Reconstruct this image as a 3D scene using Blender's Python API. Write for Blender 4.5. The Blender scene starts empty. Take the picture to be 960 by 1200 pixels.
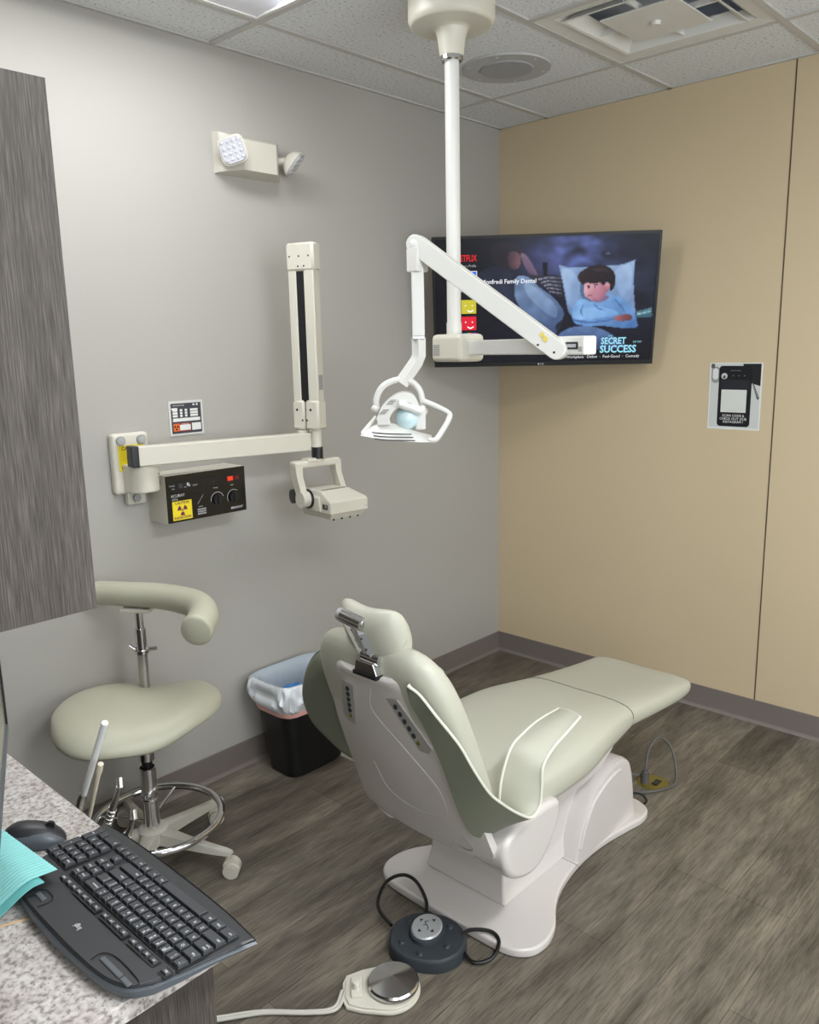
import bpy, bmesh, math, random
from mathutils import Vector, Matrix, noise
random.seed(7)
C = bpy.context.scene.collection
PI = math.pi

# ---------------------------------------------------------------- colours / materials
def s2l(c):
    c = c / 255.0
    return c / 12.92 if c <= 0.04045 else ((c + 0.055) / 1.055) ** 2.4
def rgb(r, g, b): return (s2l(r), s2l(g), s2l(b), 1.0)

def mat(name, col, rough=0.5, metal=0.0, coat=0.0, spec=0.5, bump=None, mott=None, emit=None, alpha=None, trans=0.0, sub=0.0):
    m = bpy.data.materials.new(name); m.use_nodes = True
    nt = m.node_tree; b = nt.nodes['Principled BSDF']
    b.inputs['Base Color'].default_value = col
    b.inputs['Roughness'].default_value = rough
    b.inputs['Metallic'].default_value = metal
    b.inputs['Coat Weight'].default_value = coat
    b.inputs['Coat Roughness'].default_value = 0.15
    b.inputs['Specular IOR Level'].default_value = spec
    b.inputs['Transmission Weight'].default_value = trans
    if sub: b.inputs['Subsurface Weight'].default_value = sub
    tc = nt.nodes.new('ShaderNodeTexCoord')
    if mott:   # (scale, amount)
        n = nt.nodes.new('ShaderNodeTexNoise'); n.inputs['Scale'].default_value = mott[0]; n.inputs['Detail'].default_value = 4
        nt.links.new(tc.outputs['Object'], n.inputs['Vector'])
        mx = nt.nodes.new('ShaderNodeMix'); mx.data_type = 'RGBA'
        a = mott[1]
        mx.inputs['A'].default_value = (col[0]*(1-a), col[1]*(1-a), col[2]*(1-a), 1)
        mx.inputs['B'].default_value = (min(1,col[0]*(1+a)), min(1,col[1]*(1+a)), min(1,col[2]*(1+a)), 1)
        nt.links.new(n.outputs['Fac'], mx.inputs['Factor']); nt.links.new(mx.outputs['Result'], b.inputs['Base Color'])
    if bump:   # (scale, strength)
        n = nt.nodes.new('ShaderNodeTexNoise'); n.inputs['Scale'].default_value = bump[0]; n.inputs['Detail'].default_value = 3
        nt.links.new(tc.outputs['Object'], n.inputs['Vector'])
        bp = nt.nodes.new('ShaderNodeBump'); bp.inputs['Strength'].default_value = bump[1]; bp.inputs['Distance'].default_value = 0.002
        nt.links.new(n.outputs['Fac'], bp.inputs['Height']); nt.links.new(bp.outputs['Normal'], b.inputs['Normal'])
    if emit:
        b.inputs['Emission Color'].default_value = emit[0]; b.inputs['Emission Strength'].default_value = emit[1]
    if alpha is not None: b.inputs['Alpha'].default_value = alpha
    return m

def ramp(nt, src, stops):
    r = nt.nodes.new('ShaderNodeValToRGB')
    while len(r.color_ramp.elements) < len(stops): r.color_ramp.elements.new(0.5)
    for e, (p, c) in zip(r.color_ramp.elements, stops): e.position = p; e.color = c
    nt.links.new(src, r.inputs['Fac']); return r
def mix(nt, a, b, fac, mode='MIX'):
    m = nt.nodes.new('ShaderNodeMix'); m.data_type = 'RGBA'; m.blend_type = mode
    for k, v in (('Factor', fac), ('A', a), ('B', b)):
        if hasattr(v, 'links') or hasattr(v, 'is_linked'): nt.links.new(v, m.inputs[k])
        else: m.inputs[k].default_value = v
    return m.outputs['Result']
def texn(nt, scale, detail=4, vec=None, sc3=None, rough=0.5):
    tc = nt.nodes.new('ShaderNodeTexCoord'); v = tc.outputs['Object'] if vec is None else vec
    if sc3:
        mp = nt.nodes.new('ShaderNodeMapping'); mp.inputs['Scale'].default_value = sc3
        nt.links.new(v, mp.inputs['Vector']); v = mp.outputs['Vector']
    n = nt.nodes.new('ShaderNodeTexNoise'); n.inputs['Scale'].default_value = scale; n.inputs['Detail'].default_value = detail
    n.inputs['Roughness'].default_value = rough
    nt.links.new(v, n.inputs['Vector']); return n.outputs['Fac']

def mat_floor():
    m = mat('vinyl plank', rgb(100, 92, 82), 0.42, spec=0.35); nt = m.node_tree; b = nt.nodes['Principled BSDF']
    tc = nt.nodes.new('ShaderNodeTexCoord')
    br = nt.nodes.new('ShaderNodeTexBrick'); nt.links.new(tc.outputs['Object'], br.inputs['Vector'])
    br.inputs['Color1'].default_value = rgb(128, 121, 109); br.inputs['Color2'].default_value = rgb(100, 93, 83)
    br.inputs['Mortar'].default_value = rgb(58, 52, 46)
    br.inputs['Scale'].default_value = 1; br.inputs['Brick Width'].default_value = 1.22; br.inputs['Row Height'].default_value = 0.18
    br.inputs['Mortar Size'].default_value = 0.0008; br.inputs['Mortar Smooth'].default_value = 0.3; br.offset = 0.37; br.offset_frequency = 3
    g1 = ramp(nt, texn(nt, 2.6, 7, sc3=(1.0, 5, 1), rough=0.66), [(0.30, (0.46, 0.44, 0.42, 1)), (0.50, (0.90, 0.90, 0.90, 1)), (0.72, (1.5, 1.48, 1.44, 1))])
    g2 = ramp(nt, texn(nt, 14.0, 5, sc3=(0.8, 12, 1), rough=0.6), [(0.38, (0.62, 0.6, 0.58, 1)), (0.52, (1, 1, 1, 1)), (0.7, (1.2, 1.2, 1.18, 1))])
    c = mix(nt, br.outputs['Color'], g1.outputs['Color'], 1.0, 'MULTIPLY')
    c = mix(nt, c, g2.outputs['Color'], 0.8, 'MULTIPLY')
    nt.links.new(c, b.inputs['Base Color'])
    bp = nt.nodes.new('ShaderNodeBump'); bp.inputs['Strength'].default_value = 0.15; bp.inputs['Distance'].default_value = 0.001
    nt.links.new(g2.outputs['Color'], bp.inputs['Height']); nt.links.new(bp.outputs['Normal'], b.inputs['Normal'])
    return m
def mat_wood():
    m = mat('grey brown laminate', rgb(96, 86, 78), 0.5, spec=0.3); nt = m.node_tree; b = nt.nodes['Principled BSDF']
    g1 = ramp(nt, texn(nt, 16, 5, sc3=(40, 40, 1.2), rough=0.6), [(0.34, rgb(56, 51, 47)), (0.5, rgb(78, 72, 67)), (0.68, rgb(104, 97, 91))])
    g2 = ramp(nt, texn(nt, 3, 4, sc3=(14, 14, 0.5)), [(0.35, (0.85, 0.85, 0.85, 1)), (0.65, (1.12, 1.12, 1.12, 1))])
    c = mix(nt, g1.outputs['Color'], g2.outputs['Color'], 1.0, 'MULTIPLY'); nt.links.new(c, b.inputs['Base Color'])
    return m
def mat_granite():
    m = mat('speckled stone', rgb(205, 198, 193), 0.3, spec=0.5); nt = m.node_tree; b = nt.nodes['Principled BSDF']
    a = ramp(nt, texn(nt, 120, 3), [(0.34, rgb(150, 143, 139)), (0.46, rgb(196, 190, 186)), (0.62, rgb(216, 211, 208))])
    d = ramp(nt, texn(nt, 260, 2), [(0.30, (0.4, 0.38, 0.37, 1)), (0.38, (1, 1, 1, 1))])
    e = ramp(nt, texn(nt, 30, 4), [(0.35, (0.82, 0.78, 0.76, 1)), (0.6, (1, 1, 1, 1))])
    c = mix(nt, a.outputs['Color'], d.outputs['Color'], 1.0, 'MULTIPLY'); c = mix(nt, c, e.outputs['Color'], 1.0, 'MULTIPLY')
    nt.links.new(c, b.inputs['Base Color']); return m
def mat_tile():
    m = mat('acoustic tile', rgb(205, 203, 198), 0.9, spec=0.1); nt = m.node_tree; b = nt.nodes['Principled BSDF']
    a = ramp(nt, texn(nt, 95, 3), [(0.28, rgb(128, 128, 126)), (0.37, rgb(220, 222, 224)), (0.7, rgb(236, 238, 240))])
    nt.links.new(a.outputs['Color'], b.inputs['Base Color'])
    bp = nt.nodes.new('ShaderNodeBump'); bp.inputs['Strength'].default_value = 0.4; bp.inputs['Distance'].default_value = 0.002
    nt.links.new(a.outputs['Color'], bp.inputs['Height']); nt.links.new(bp.outputs['Normal'], b.inputs['Normal'])
    return m
def mat_attr(name, strength, rough=0.3):
    m = bpy.data.materials.new(name); m.use_nodes = True; nt = m.node_tree; b = nt.nodes['Principled BSDF']
    v = nt.nodes.new('ShaderNodeVertexColor'); v.layer_name = 'Col'
    if strength > 0:
        b.inputs['Base Color'].default_value = (0.01, 0.01, 0.012, 1)
        nt.links.new(v.outputs['Color'], b.inputs['Emission Color']); b.inputs['Emission Strength'].default_value = strength
    else: nt.links.new(v.outputs['Color'], b.inputs['Base Color'])
    b.inputs['Roughness'].default_value = rough; b.inputs['Specular IOR Level'].default_value = 0.3
    return m

M = dict(
    floor=mat_floor(), wood=mat_wood(), granite=mat_granite(), tile=mat_tile(),
    grey_wall=mat('grey wall paint', rgb(177, 174, 168), 0.7, spec=0.2, bump=(160, 0.12), mott=(0.8, 0.015)),
    beige_wall=mat('beige wall covering', rgb(206, 188, 156), 0.75, spec=0.2, bump=(220, 0.15), mott=(0.7, 0.02)),
    plain_wall=mat('white wall paint', rgb(200, 196, 190), 0.8, spec=0.2),
    base=mat('rubber base', rgb(122, 113, 108), 0.45, spec=0.4),
    seam=mat('dark seam', rgb(78, 68, 54), 0.8),
    tee=mat('ceiling grid', rgb(196, 194, 190), 0.5),
    white_metal=mat('white enamel', rgb(222, 221, 216), 0.35, spec=0.5),
    cream=mat('cream plastic', rgb(214, 210, 196), 0.35, spec=0.5),
    cream_dark=mat('aged cream plastic', rgb(206, 202, 190), 0.4),
    chair_white=mat('glossy chair plastic', rgb(214, 208, 204), 0.22, coat=0.3),
    vinyl=mat('sage vinyl', rgb(190, 189, 174), 0.42, spec=0.45, bump=(35, 0.08)),
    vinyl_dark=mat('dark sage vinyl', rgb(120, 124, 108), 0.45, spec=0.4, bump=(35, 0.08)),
    stool_vinyl=mat('stool vinyl', rgb(190, 188, 168), 0.42, spec=0.45, bump=(25, 0.05)),
    piping=mat('light piping', rgb(222, 222, 208), 0.4),
    seamline=mat('vinyl stitching', rgb(112, 112, 100), 0.6),
    chrome=mat('chrome', (0.75, 0.75, 0.76, 1), 0.09, 1.0),
    brushed=mat('satin steel', (0.5, 0.5, 0.5, 1), 0.28, 1.0),
    black=mat('black plastic', rgb(20, 21, 23), 0.4),
    black_gloss=mat('gloss black', rgb(10, 11, 14), 0.18),
    kb=mat('keyboard case', rgb(44, 45, 48), 0.42),
    kb_grey=mat('keyboard grey rim', rgb(86, 92, 98), 0.4),
    kb_well=mat('key well', rgb(14, 14, 16), 0.5),
    key=mat('keycap', rgb(58, 60, 64), 0.42), legend=mat('key legend', rgb(215, 216, 218), 0.5),
    pedal=mat('charcoal rubber', rgb(48, 54, 60), 0.55),
    silver=mat('silver disc', rgb(176, 178, 180), 0.35, 0.3),
    cone=mat('spun chrome', (0.62, 0.62, 0.63, 1), 0.17, 1.0),
    screw=mat('dark screw', rgb(40, 40, 42), 0.4),
    grille=mat('speaker grille', rgb(186, 186, 186), 0.6),
    duct=mat('pale duct grey', rgb(205, 214, 230), 0.6),  # duct box in one even pale bluish grey
    lamp_off=mat('lens diffuser', rgb(238, 238, 240), 0.5, emit=((.98, 0.99, 1, 1), 6.0)),
    troffer_in=mat('troffer reflector', rgb(238, 238, 246), 0.5),
    yellow=mat('yellow label', rgb(240, 218, 36), 0.5), purple=mat('magenta print', rgb(110, 30, 70), 0.5),
    paper=mat('white paper', rgb(226, 228, 224), 0.6), ink=mat('black ink', rgb(20, 20, 20), 0.6),
    red=mat('red indicator', rgb(200, 40, 25), 0.4, emit=(rgb(255, 60, 30), 0.5)), orange=mat('orange print', rgb(226, 110, 40), 0.5),
    dkred=mat('red print', rgb(150, 44, 40), 0.5), dkred2=mat('dark red window', rgb(90, 18, 16), 0.3),
    label_grey=mat('grey label', rgb(160, 160, 160), 0.5), white_ink=mat('white ink', rgb(205, 208, 210), 0.5),
    slate=mat('dark slate print', rgb(58, 60, 68), 0.45),
    acrylic=mat('clear acrylic', rgb(214, 214, 212), 0.1, coat=0.5),
    bag=mat('white plastic liner', rgb(226, 230, 234), 0.25, spec=0.6, bump=(30, 0.8), sub=0.0),
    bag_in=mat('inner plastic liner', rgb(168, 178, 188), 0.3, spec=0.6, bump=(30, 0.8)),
    pink=mat('pink tinted liner', rgb(250, 190, 180), 0.4),
    blue=mat('blue glove', rgb(60, 130, 200), 0.4),
    bib=mat('aqua paper', rgb(150, 222, 220), 0.8), bib2=mat('aqua backing', rgb(110, 190, 188), 0.7),
    stick=mat('wooden stick', rgb(214, 186, 148), 0.6),
    brass=mat('brass floor plate', rgb(150, 140, 70), 0.35, 0.7),
    cable=mat('grey cable', rgb(92, 90, 86), 0.5), cable_w=mat('light cable', rgb(196, 192, 182), 0.4),
    black_cable=mat('black cord', rgb(14, 14, 15), 0.4),
    castor=mat('castor plastic', rgb(214, 208, 194), 0.4), stool_base=mat('stool base', rgb(212, 208, 196), 0.4),
    lens=mat('cool glass lens', rgb(208, 236, 242), 0.08, spec=0.8, coat=0.6),
    tip=mat('white suction tip', rgb(232, 234, 234), 0.35), ejector=mat('cream ejector tube', rgb(214, 206, 184), 0.4),
    tan_screen=mat('monitor glass', rgb(120, 118, 108), 0.15, spec=0.6),
    led=mat('lamp lens', rgb(190, 190, 196), 0.15, spec=0.8, bump=(120, 1.0)),
    slot=mat('slot dark', rgb(92, 90, 86), 0.6), slot_warm=mat('slot warm grey', rgb(150, 144, 128), 0.5),
    sticker=mat('yellow sticker', rgb(225, 205, 100), .5),
    fill_glow=mat('added fill glow', rgb(240, 244, 250), .1, emit=((.88, .95, 1.0, 1), 3.4)),  # glow of the two invented windows that brighten the room
    screen=mat_attr('lit screen', 1.0, 0.25), print=mat_attr('printed sheet', 0.0, 0.6),
)

# ---------------------------------------------------------------- mesh builder
def catmull(pts, n=6, closed=False):
    P = [Vector(p) for p in pts]; out = []; L = len(P)
    rng = range(L) if closed else range(L - 1)
    for i in rng:
        p0 = P[(i-1) % L] if closed or i > 0 else P[0]*2 - P[1]
        p1, p2 = P[i], P[(i+1) % L]
        p3 = P[(i+2) % L] if closed or i + 2 < L else P[-1]*2 - P[-2]
        for k in range(n):
            t = k / n
            out.append(0.5*((2*p1) + (p2-p0)*t + (2*p0-5*p1+4*p2-p3)*t*t + (3*p1-p0-3*p2+p3)*t*t*t))
    if not closed: out.append(P[-1])
    return out

class MB:
    def __init__(s): s.v = []; s.f = []; s.m = []; s.c = []; s.mats = []
    def mi(s, m):
        m = M[m] if isinstance(m, str) else m
        if m not in s.mats: s.mats.append(m)
        return s.mats.index(m)
    def add(s, verts, faces, m, T=None, col=None):
        o = len(s.v); k = s.mi(m)
        for p in verts:
            p = Vector(p); s.v.append(T @ p if T is not None else p)
        for f in faces: s.f.append([i + o for i in f]); s.m.append(k); s.c.append(col)
        return s
    def bm(s, bm, m, T=None):
        bm.verts.index_update()
        s.add([v.co.copy() for v in bm.verts], [[v.index for v in f.verts] for f in bm.faces], m, T); bm.free(); return s
    def box(s, lo, hi, m, bev=0.0, seg=2, T=None):
        lo = Vector(lo); hi = Vector(hi)
        b = bmesh.new(); bmesh.ops.create_cube(b, size=1.0)
        for v in b.verts: v.co = Vector(((v.co.x+.5)*(hi.x-lo.x)+lo.x, (v.co.y+.5)*(hi.y-lo.y)+lo.y, (v.co.z+.5)*(hi.z-lo.z)+lo.z))
        if bev > 0: bmesh.ops.bevel(b, geom=list(b.edges), offset=bev, segments=seg, affect='EDGES', profile=0.5)
        return s.bm(b, m, T)
    def prism(s, poly, h0, h1, m, T=None, bev=0.0, seg=2, axis='z'):
        # poly of 2D points extruded from h0 to h1 along the axis
        b = bmesh.new()
        def mk(p, h):
            if axis == 'z': return (p[0], p[1], h)
            if axis == 'y': return (p[0], h, p[1])
            return (h, p[0], p[1])
        bot = [b.verts.new(mk(p, h0)) for p in poly]; top = [b.verts.new(mk(p, h1)) for p in poly]; n = len(poly)
        b.faces.new(bot[::-1]); b.faces.new(top)
        for i in range(n): b.faces.new((bot[i], bot[(i+1) % n], top[(i+1) % n], top[i]))
        bmesh.ops.recalc_face_normals(b, faces=list(b.faces))
        if bev > 0:
            es = [e for e in b.edges if (e.verts[0] in top and e.verts[1] in top) or (e.verts[0] in bot and e.verts[1] in bot)]
            bmesh.ops.bevel(b, geom=es, offset=bev, segments=seg, affect='EDGES', profile=0.5)
        return s.bm(b, m, T)
    def loft(s, rings, m, T=None, cap=True, closed=True):
        n = len(rings[0]); V = [p for r in rings for p in r]; F = []
        for i in range(len(rings)-1):
            for j in range(n if closed else n-1):
                a = i*n + j; b_ = i*n + (j+1) % n
                F.append((a, b_, b_+n, a+n))
        if cap and closed: F.append(tuple(range(n))[::-1]); F.append(tuple((len(rings)-1)*n + j for j in range(n)))
        return s.add(V, F, m, T)
    def tube(s, pts, r, m, seg=10, T=None, closed=False, flat=None):
        P = [Vector(p) for p in pts]; n = len(P); rr = r if isinstance(r, (list, tuple)) else [r]*n
        rings = []; up = None
        for i, p in enumerate(P):
            if closed: t = (P[(i+1) % n] - P[(i-1) % n]).normalized()
            else: t = (P[min(i+1, n-1)] - P[max(i-1, 0)]).normalized()
            if up is None:
                up = Vector((0, 0, 1)) if abs(t.z) < 0.9 else Vector((1, 0, 0))
            a = up - t*up.dot(t)
            if a.length < 1e-5: a = Vector((1, 0, 0)) - t*t.x
            a.normalize(); up = a; b_ = t.cross(a)
            fx, fy = flat if flat else (1, 1)
            rings.append([p + (a*math.cos(2*PI*k/seg)*fx + b_*math.sin(2*PI*k/seg)*fy)*rr[i] for k in range(seg)])
        if closed: rings.append(rings[0]); return s.loft(rings, m, T, cap=False)
        return s.loft(rings, m, T)
    def cyl(s, a, b, r, m, seg=24, r2=None, T=None):
        return s.tube([a, b], [r, r if r2 is None else r2], m, seg, T)
    def lathe(s, prof, c, m, seg=40, T=None):   # prof (r, z); axis z through c
        rings = [[Vector((c[0]+max(r, 1e-4)*math.cos(2*PI*k/seg), c[1]+max(r, 1e-4)*math.sin(2*PI*k/seg), c[2]+z)) for k in range(seg)] for r, z in prof]
        return s.loft(rings, m, T)
    def ball(s, c, r, m, T=None, sc=(1, 1, 1), seg=16):
        b = bmesh.new(); bmesh.ops.create_uvsphere(b, u_segments=seg, v_segments=max(6, seg*2//3), radius=1)
        for v in b.verts: v.co = Vector((v.co.x*r*sc[0]+c[0], v.co.y*r*sc[1]+c[1], v.co.z*r*sc[2]+c[2]))
        return s.bm(b, m, T)
    def poly(s, pts, m, T=None, col=None): return s.add([Vector(p) if len(p) == 3 else Vector((p[0], p[1], 0)) for p in pts], [tuple(range(len(pts)))], m, T, col)
    def text(s, body, size, m, T, col=None, ax='CENTER', ay='CENTER', sx=1.0, bold=0.0):
        cu = bpy.data.curves.new('t', 'FONT'); cu.body = body; cu.size = size; cu.align_x = ax; cu.align_y = ay; cu.resolution_u = 2; cu.offset = bold
        o = bpy.data.objects.new('t', cu); C.objects.link(o)
        dg = bpy.context.evaluated_depsgraph_get(); me = bpy.data.meshes.new_from_object(o.evaluated_get(dg))
        s.add([Vector((v.co.x*sx, v.co.y, v.co.z)) for v in me.vertices], [tuple(p.vertices) for p in me.polygons], m, T, col)
        bpy.data.objects.remove(o); bpy.data.curves.remove(cu); bpy.data.meshes.remove(me); return s
    def mirror_y(s, yc):
        r = MB(); r.mats = s.mats[:]; r.v = [Vector((p.x, 2*yc - p.y, p.z)) for p in s.v]; r.f = [f[::-1] for f in s.f]; r.m = s.m[:]; r.c = s.c[:]; return r
    def build(s, name, parent=None, smooth=38, label=None, sub=0, solid=0):
        W = Matrix.Identity(4)
        if parent is not None:
            q = parent
            W = q.matrix_world_custom if hasattr(q, 'matrix_world_custom') else WORLD[q.name]
        Wi = W.inverted()
        me = bpy.data.meshes.new(name)
        me.from_pydata([Wi @ p for p in s.v], [], s.f); me.update()
        for m in s.mats: me.materials.append(m)
        for p, k in zip(me.polygons, s.m): p.material_index = k
        if any(c is not None for c in s.c):
            at = me.color_attributes.new('Col', 'FLOAT_COLOR', 'CORNER')
            for p, c in zip(me.polygons, s.c):
                for li in p.loop_indices: at.data[li].color = c if c else (0.5, 0.5, 0.5, 1)
        b = bmesh.new(); b.from_mesh(me)
        if smooth:
            for f in b.faces: f.smooth = True
            a = math.radians(smooth)
            for e in b.edges:
                if len(e.link_faces) == 2 and e.calc_face_angle(0) > a: e.smooth = False
        if not any(c is not None for c in s.c): 
            pass
        b.to_mesh(me); b.free()
        o = bpy.data.objects.new(name, me); C.objects.link(o)
        if parent is not None:
            o.parent = parent; WORLD[o.name] = W   # children stay at identity inside the thing
        else: WORLD[o.name] = Matrix.Identity(4)
        if label: o['label'] = label
        if smooth and not solid: md = o.modifiers.new('normals', 'WEIGHTED_NORMAL'); md.keep_sharp = True; md.weight = 80
        if solid: md = o.modifiers.new('thick', 'SOLIDIFY'); md.thickness = solid; md.offset = 0
        if sub: md = o.modifiers.new('sub', 'SUBSURF'); md.levels = sub; md.render_levels = sub
        return o
WORLD = {}
def thing(name, label, cat, loc, rz=0.0, group=None):
    o = bpy.data.objects.new(name, None); C.objects.link(o); o.empty_display_size = 0.05
    o.location = loc; o.rotation_euler = (0, 0, rz)
    WORLD[o.name] = Matrix.Translation(loc) @ Matrix.Rotation(rz, 4, 'Z')
    o['label'] = label; o['category'] = cat
    if group: o['group'] = group
    return o
def tag(o, label, cat, group=None):
    o['label'] = label; o['category'] = cat
    if group: o['group'] = group
def struct(o): o['kind'] = 'structure'; return o
def frame(o, x, y, z):
    """matrix with given origin and axes"""
    m = Matrix.Identity(4)
    for i, a in enumerate((x, y, z)):
        a = Vector(a)
        for k in range(3): m[k][i] = a[k]
    for k in range(3): m[k][3] = o[k]
    return m

# ---------------------------------------------------------------- the room
H = 2.722; XL = -3.70; YB = -4.5
struct(MB().box((XL, YB, -0.05), (0, 0, 0), 'floor').build('floor', smooth=0))
struct(MB().box((XL-.1, 0, 0), (0.1, 0.1, H+.15), 'grey_wall').build('wall_left', smooth=0))
struct(MB().box((0, YB, 0), (0.1, 0, H+.15), 'beige_wall').build('wall_right', smooth=0))
struct(MB().box((XL-.1, YB-.1, 0), (0.1, YB, H+.15), 'plain_wall').build('wall_back', smooth=0))
struct(MB().box((XL-.1, YB, 0), (XL, 0, H+.15), 'plain_wall').build('wall_side', smooth=0))
struct(MB().box((-.0015, -1.4135, 0.105), (0, -1.4085, H), 'seam').build('trim_1', smooth=0))
# cove base with a toe: profile (distance from wall, z)
bp = [(0, 0), (.017, 0), (.017, .002), (.010, .008), (.0045, .018), (.004, .1), (.002, .105), (0, .105)]
mb = MB(); mb.prism([(-d, z) for d, z in bp], XL, -0.001, 'base', axis='x')
struct(mb.build('baseboard_left', smooth=50))
mb = MB(); mb.prism([(-d, z) for d, z in bp], YB, -0.001, 'base', axis='y')
struct(mb.build('baseboard_right', smooth=50))
# ceiling with openings for the troffers and diffuser
GX = [-.4384, -1.048, -1.687, -2.907]          # grid lines across
GY = [-.2807, -.8987, -1.5087, -2.1187, -2.7287, -3.3387, -3.9487]
lights = [(-2.907, -.8987, -1.687, -.2807), (-2.907, -3.3387, -1.687, -2.7287)]
vent = (-1.048, -1.5087, -.4384, -.8987)
holes = lights + [vent]
xs = sorted(set([XL, 0] + [h[0] for h in holes] + [h[2] for h in holes])); ys = sorted(set([YB, 0] + [h[1] for h in holes] + [h[3] for h in holes]))
mb = MB()
for i in range(len(xs)-1):
    for j in range(len(ys)-1):
        cx, cy = (xs[i]+xs[i+1])/2, (ys[j]+ys[j+1])/2
        if any(h[0] < cx < h[2] and h[1] < cy < h[3] for h in holes): continue
        mb.add([(xs[i], ys[j], H+.004), (xs[i], ys[j+1], H+.004), (xs[i+1], ys[j+1], H+.004), (xs[i+1], ys[j], H+.004)], [(0, 1, 2, 3)], 'tile')
mb.box((XL, YB, H+.14), (0, 0, H+.15), 'tile')
struct(mb.build('ceiling', smooth=0))
mb = MB(); w = .012
for y in GY: mb.box((XL, y-w, H-.003), (0, y+w, H+.004), 'tee')
for x in (GX[0], GX[2], GX[3]): mb.box((x-w, YB, H-.0034), (x+w, 0, H+.004), 'tee')
for y0, y1 in ((GY[2], GY[1]),): mb.box((GX[1]-w, y0, H-.0034), (GX[1]+w, y1, H+.004), 'tee')
mb.box((XL, -.016, H-.003), (0, 0, H+.004), 'tee'); mb.box((-.016, YB, H-.003), (0, 0, H+.004), 'tee')
struct(mb.build('trim_2', smooth=0))

# unseen window added behind the camera to fill the room with light
wf = MB()
for a, b in (((-3.1, YB, .85), (-.7, YB+.03, .90)), ((-3.1, YB, 2.35), (-.7, YB+.03, 2.40)), ((-3.1, YB, .90), (-3.05, YB+.03, 2.35)), ((-.75, YB, .90), (-.7, YB+.03, 2.35)), ((-1.93, YB, .90), (-1.87, YB+.03, 2.35))): wf.box(a, b, 'white_metal')
wfo = struct(wf.build('fill_window_1', smooth=0))
ws = MB()  # second invented window, added on the side wall as fill light
for a, b in (((XL, -4.35, .85), (XL+.03, -2.85, .90)), ((XL, -4.35, 2.35), (XL+.03, -2.85, 2.40)), ((XL, -4.35, .90), (XL+.03, -4.30, 2.35)), ((XL, -2.90, .90), (XL+.03, -2.85, 2.35))): ws.box(a, b, 'white_metal')
wso = struct(ws.build('fill_window_2', smooth=0))
MB().box((XL+.001, -4.30, .90), (XL+.008, -2.90, 2.35), 'fill_glow').build('fill_pane', wso, smooth=0)
MB().box((-3.05, YB+.001, .90), (-.75, YB+.008, 2.35), 'fill_glow').build('fill_pane', wfo, smooth=0)

# ---------------------------------------------------------------- troffer lights
def troffer(b, label):
    x0, y0, x1, y1 = b[0]+w, b[1]+w, b[2]-w, b[3]-w
    t = thing('ceiling_light', label, 'ceiling light', ((x0+x1)/2, (y0+y1)/2, H), group=None)
    mb = MB(); z0 = H+.002; z1 = H+.09
    ym = (y0+y1)/2
    # curved reflector on both long sides, flat ends
    for sgn, ye in ((1, y0), (-1, y1)):
        rows = []
        for k in range(9):
            a = k/8*PI/2
            rows.append((ye + sgn*.20*math.sin(a), z0 + (z1-z0)*(1-math.cos(a))))
        V = [(x0, y, z) for y, z in rows] + [(x1, y, z) for y, z in rows]; n = len(rows)
        mb.add(V, [(k, k+1, k+1+n, k+n) if sgn > 0 else (k+n, k+1+n, k+1, k) for k in range(n-1)], 'troffer_in')
    mb.add([(x0, y0, z0), (x0, y1, z0), (x0, y1, z1), (x0, y0, z1)], [(0, 1, 2, 3)], 'troffer_in')
    mb.add([(x1, y0, z0), (x1, y1, z0), (x1, y1, z1), (x1, y0, z1)], [(3, 2, 1, 0)], 'troffer_in')
    mb.build('reflector', t)
    mb = MB(); f = .012
    mb.box((x0, y0, H-.002), (x1, y0+f, H+.006), 'white_metal'); mb.box((x0, y1-f, H-.002), (x1, y1, H+.006), 'white_metal')
    mb.box((x0, y0+f, H-.002), (x0+f, y1-f, H+.006), 'white_metal'); mb.box((x1-f, y0+f, H-.002), (x1, y1-f, H+.006), 'white_metal')
    mb.build('frame', t, smooth=0)
    mb = MB()   # curved basket lens down the middle
    rings = []
    for x in (x0+.02, x1-.02):
        rings.append([Vector((x, ym + .10*math.cos(a), z1-.01-.05*math.sin(a))) for a in [k/10*PI for k in range(11)]])
    mb.loft(rings, 'lamp_off', closed=True, cap=True)
    mb.build('lens', t)
troffer(lights[0], 'recessed ceiling light cut off by the top edge, nearest the grey wall')
troffer(lights[1], 'recessed ceiling light behind the camera over the open floor')

# ---------------------------------------------------------------- air diffuser
x0, y0, x1, y1 = vent[0]+w, vent[1]+w, vent[2]-w, vent[3]-w
cx, cy = (x0+x1)/2, (y0+y1)/2; hw = (x1-x0)/2
t = thing('air_diffuser', 'square white stepped air diffuser in the ceiling over the beige wall side', 'air vent', (cx, cy, H))
def sqring(mb, a, za, b, zb, m, th=.003):
    A = [(cx+sx*a, cy+sy*a, za) for sx, sy in ((-1, -1), (1, -1), (1, 1), (-1, 1))]; B = [(cx+sx*b, cy+sy*b, zb) for sx, sy in ((-1, -1), (1, -1), (1, 1), (-1, 1))]
    A2 = [(x, y, z+th) for x, y, z in A]; B2 = [(x, y, z+th) for x, y, z in B]
    V = A + B + A2 + B2; F = []
    for i in range(4):
        j = (i+1) % 4
        F += [(i, j, 4+j, 4+i), (8+i, 12+i, 12+j, 8+j), (i, 8+i, 8+j, j), (4+i, 4+j, 12+j, 12+i)]
    mb.add(V, F, m)
mb = MB(); sqring(mb, hw, H, hw-.05, H+.004, 'white_metal'); sqring(mb, hw-.05, H+.004, hw-.085, H+.03, 'white_metal'); mb.build('outer_flange', t, smooth=0)
mb = MB(); sqring(mb, .215, H-.004, .185, H+.03, 'white_metal'); sqring(mb, .225, H-.006, .215, H-.004, 'white_metal'); mb.build('louvre', t, smooth=0)
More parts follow.
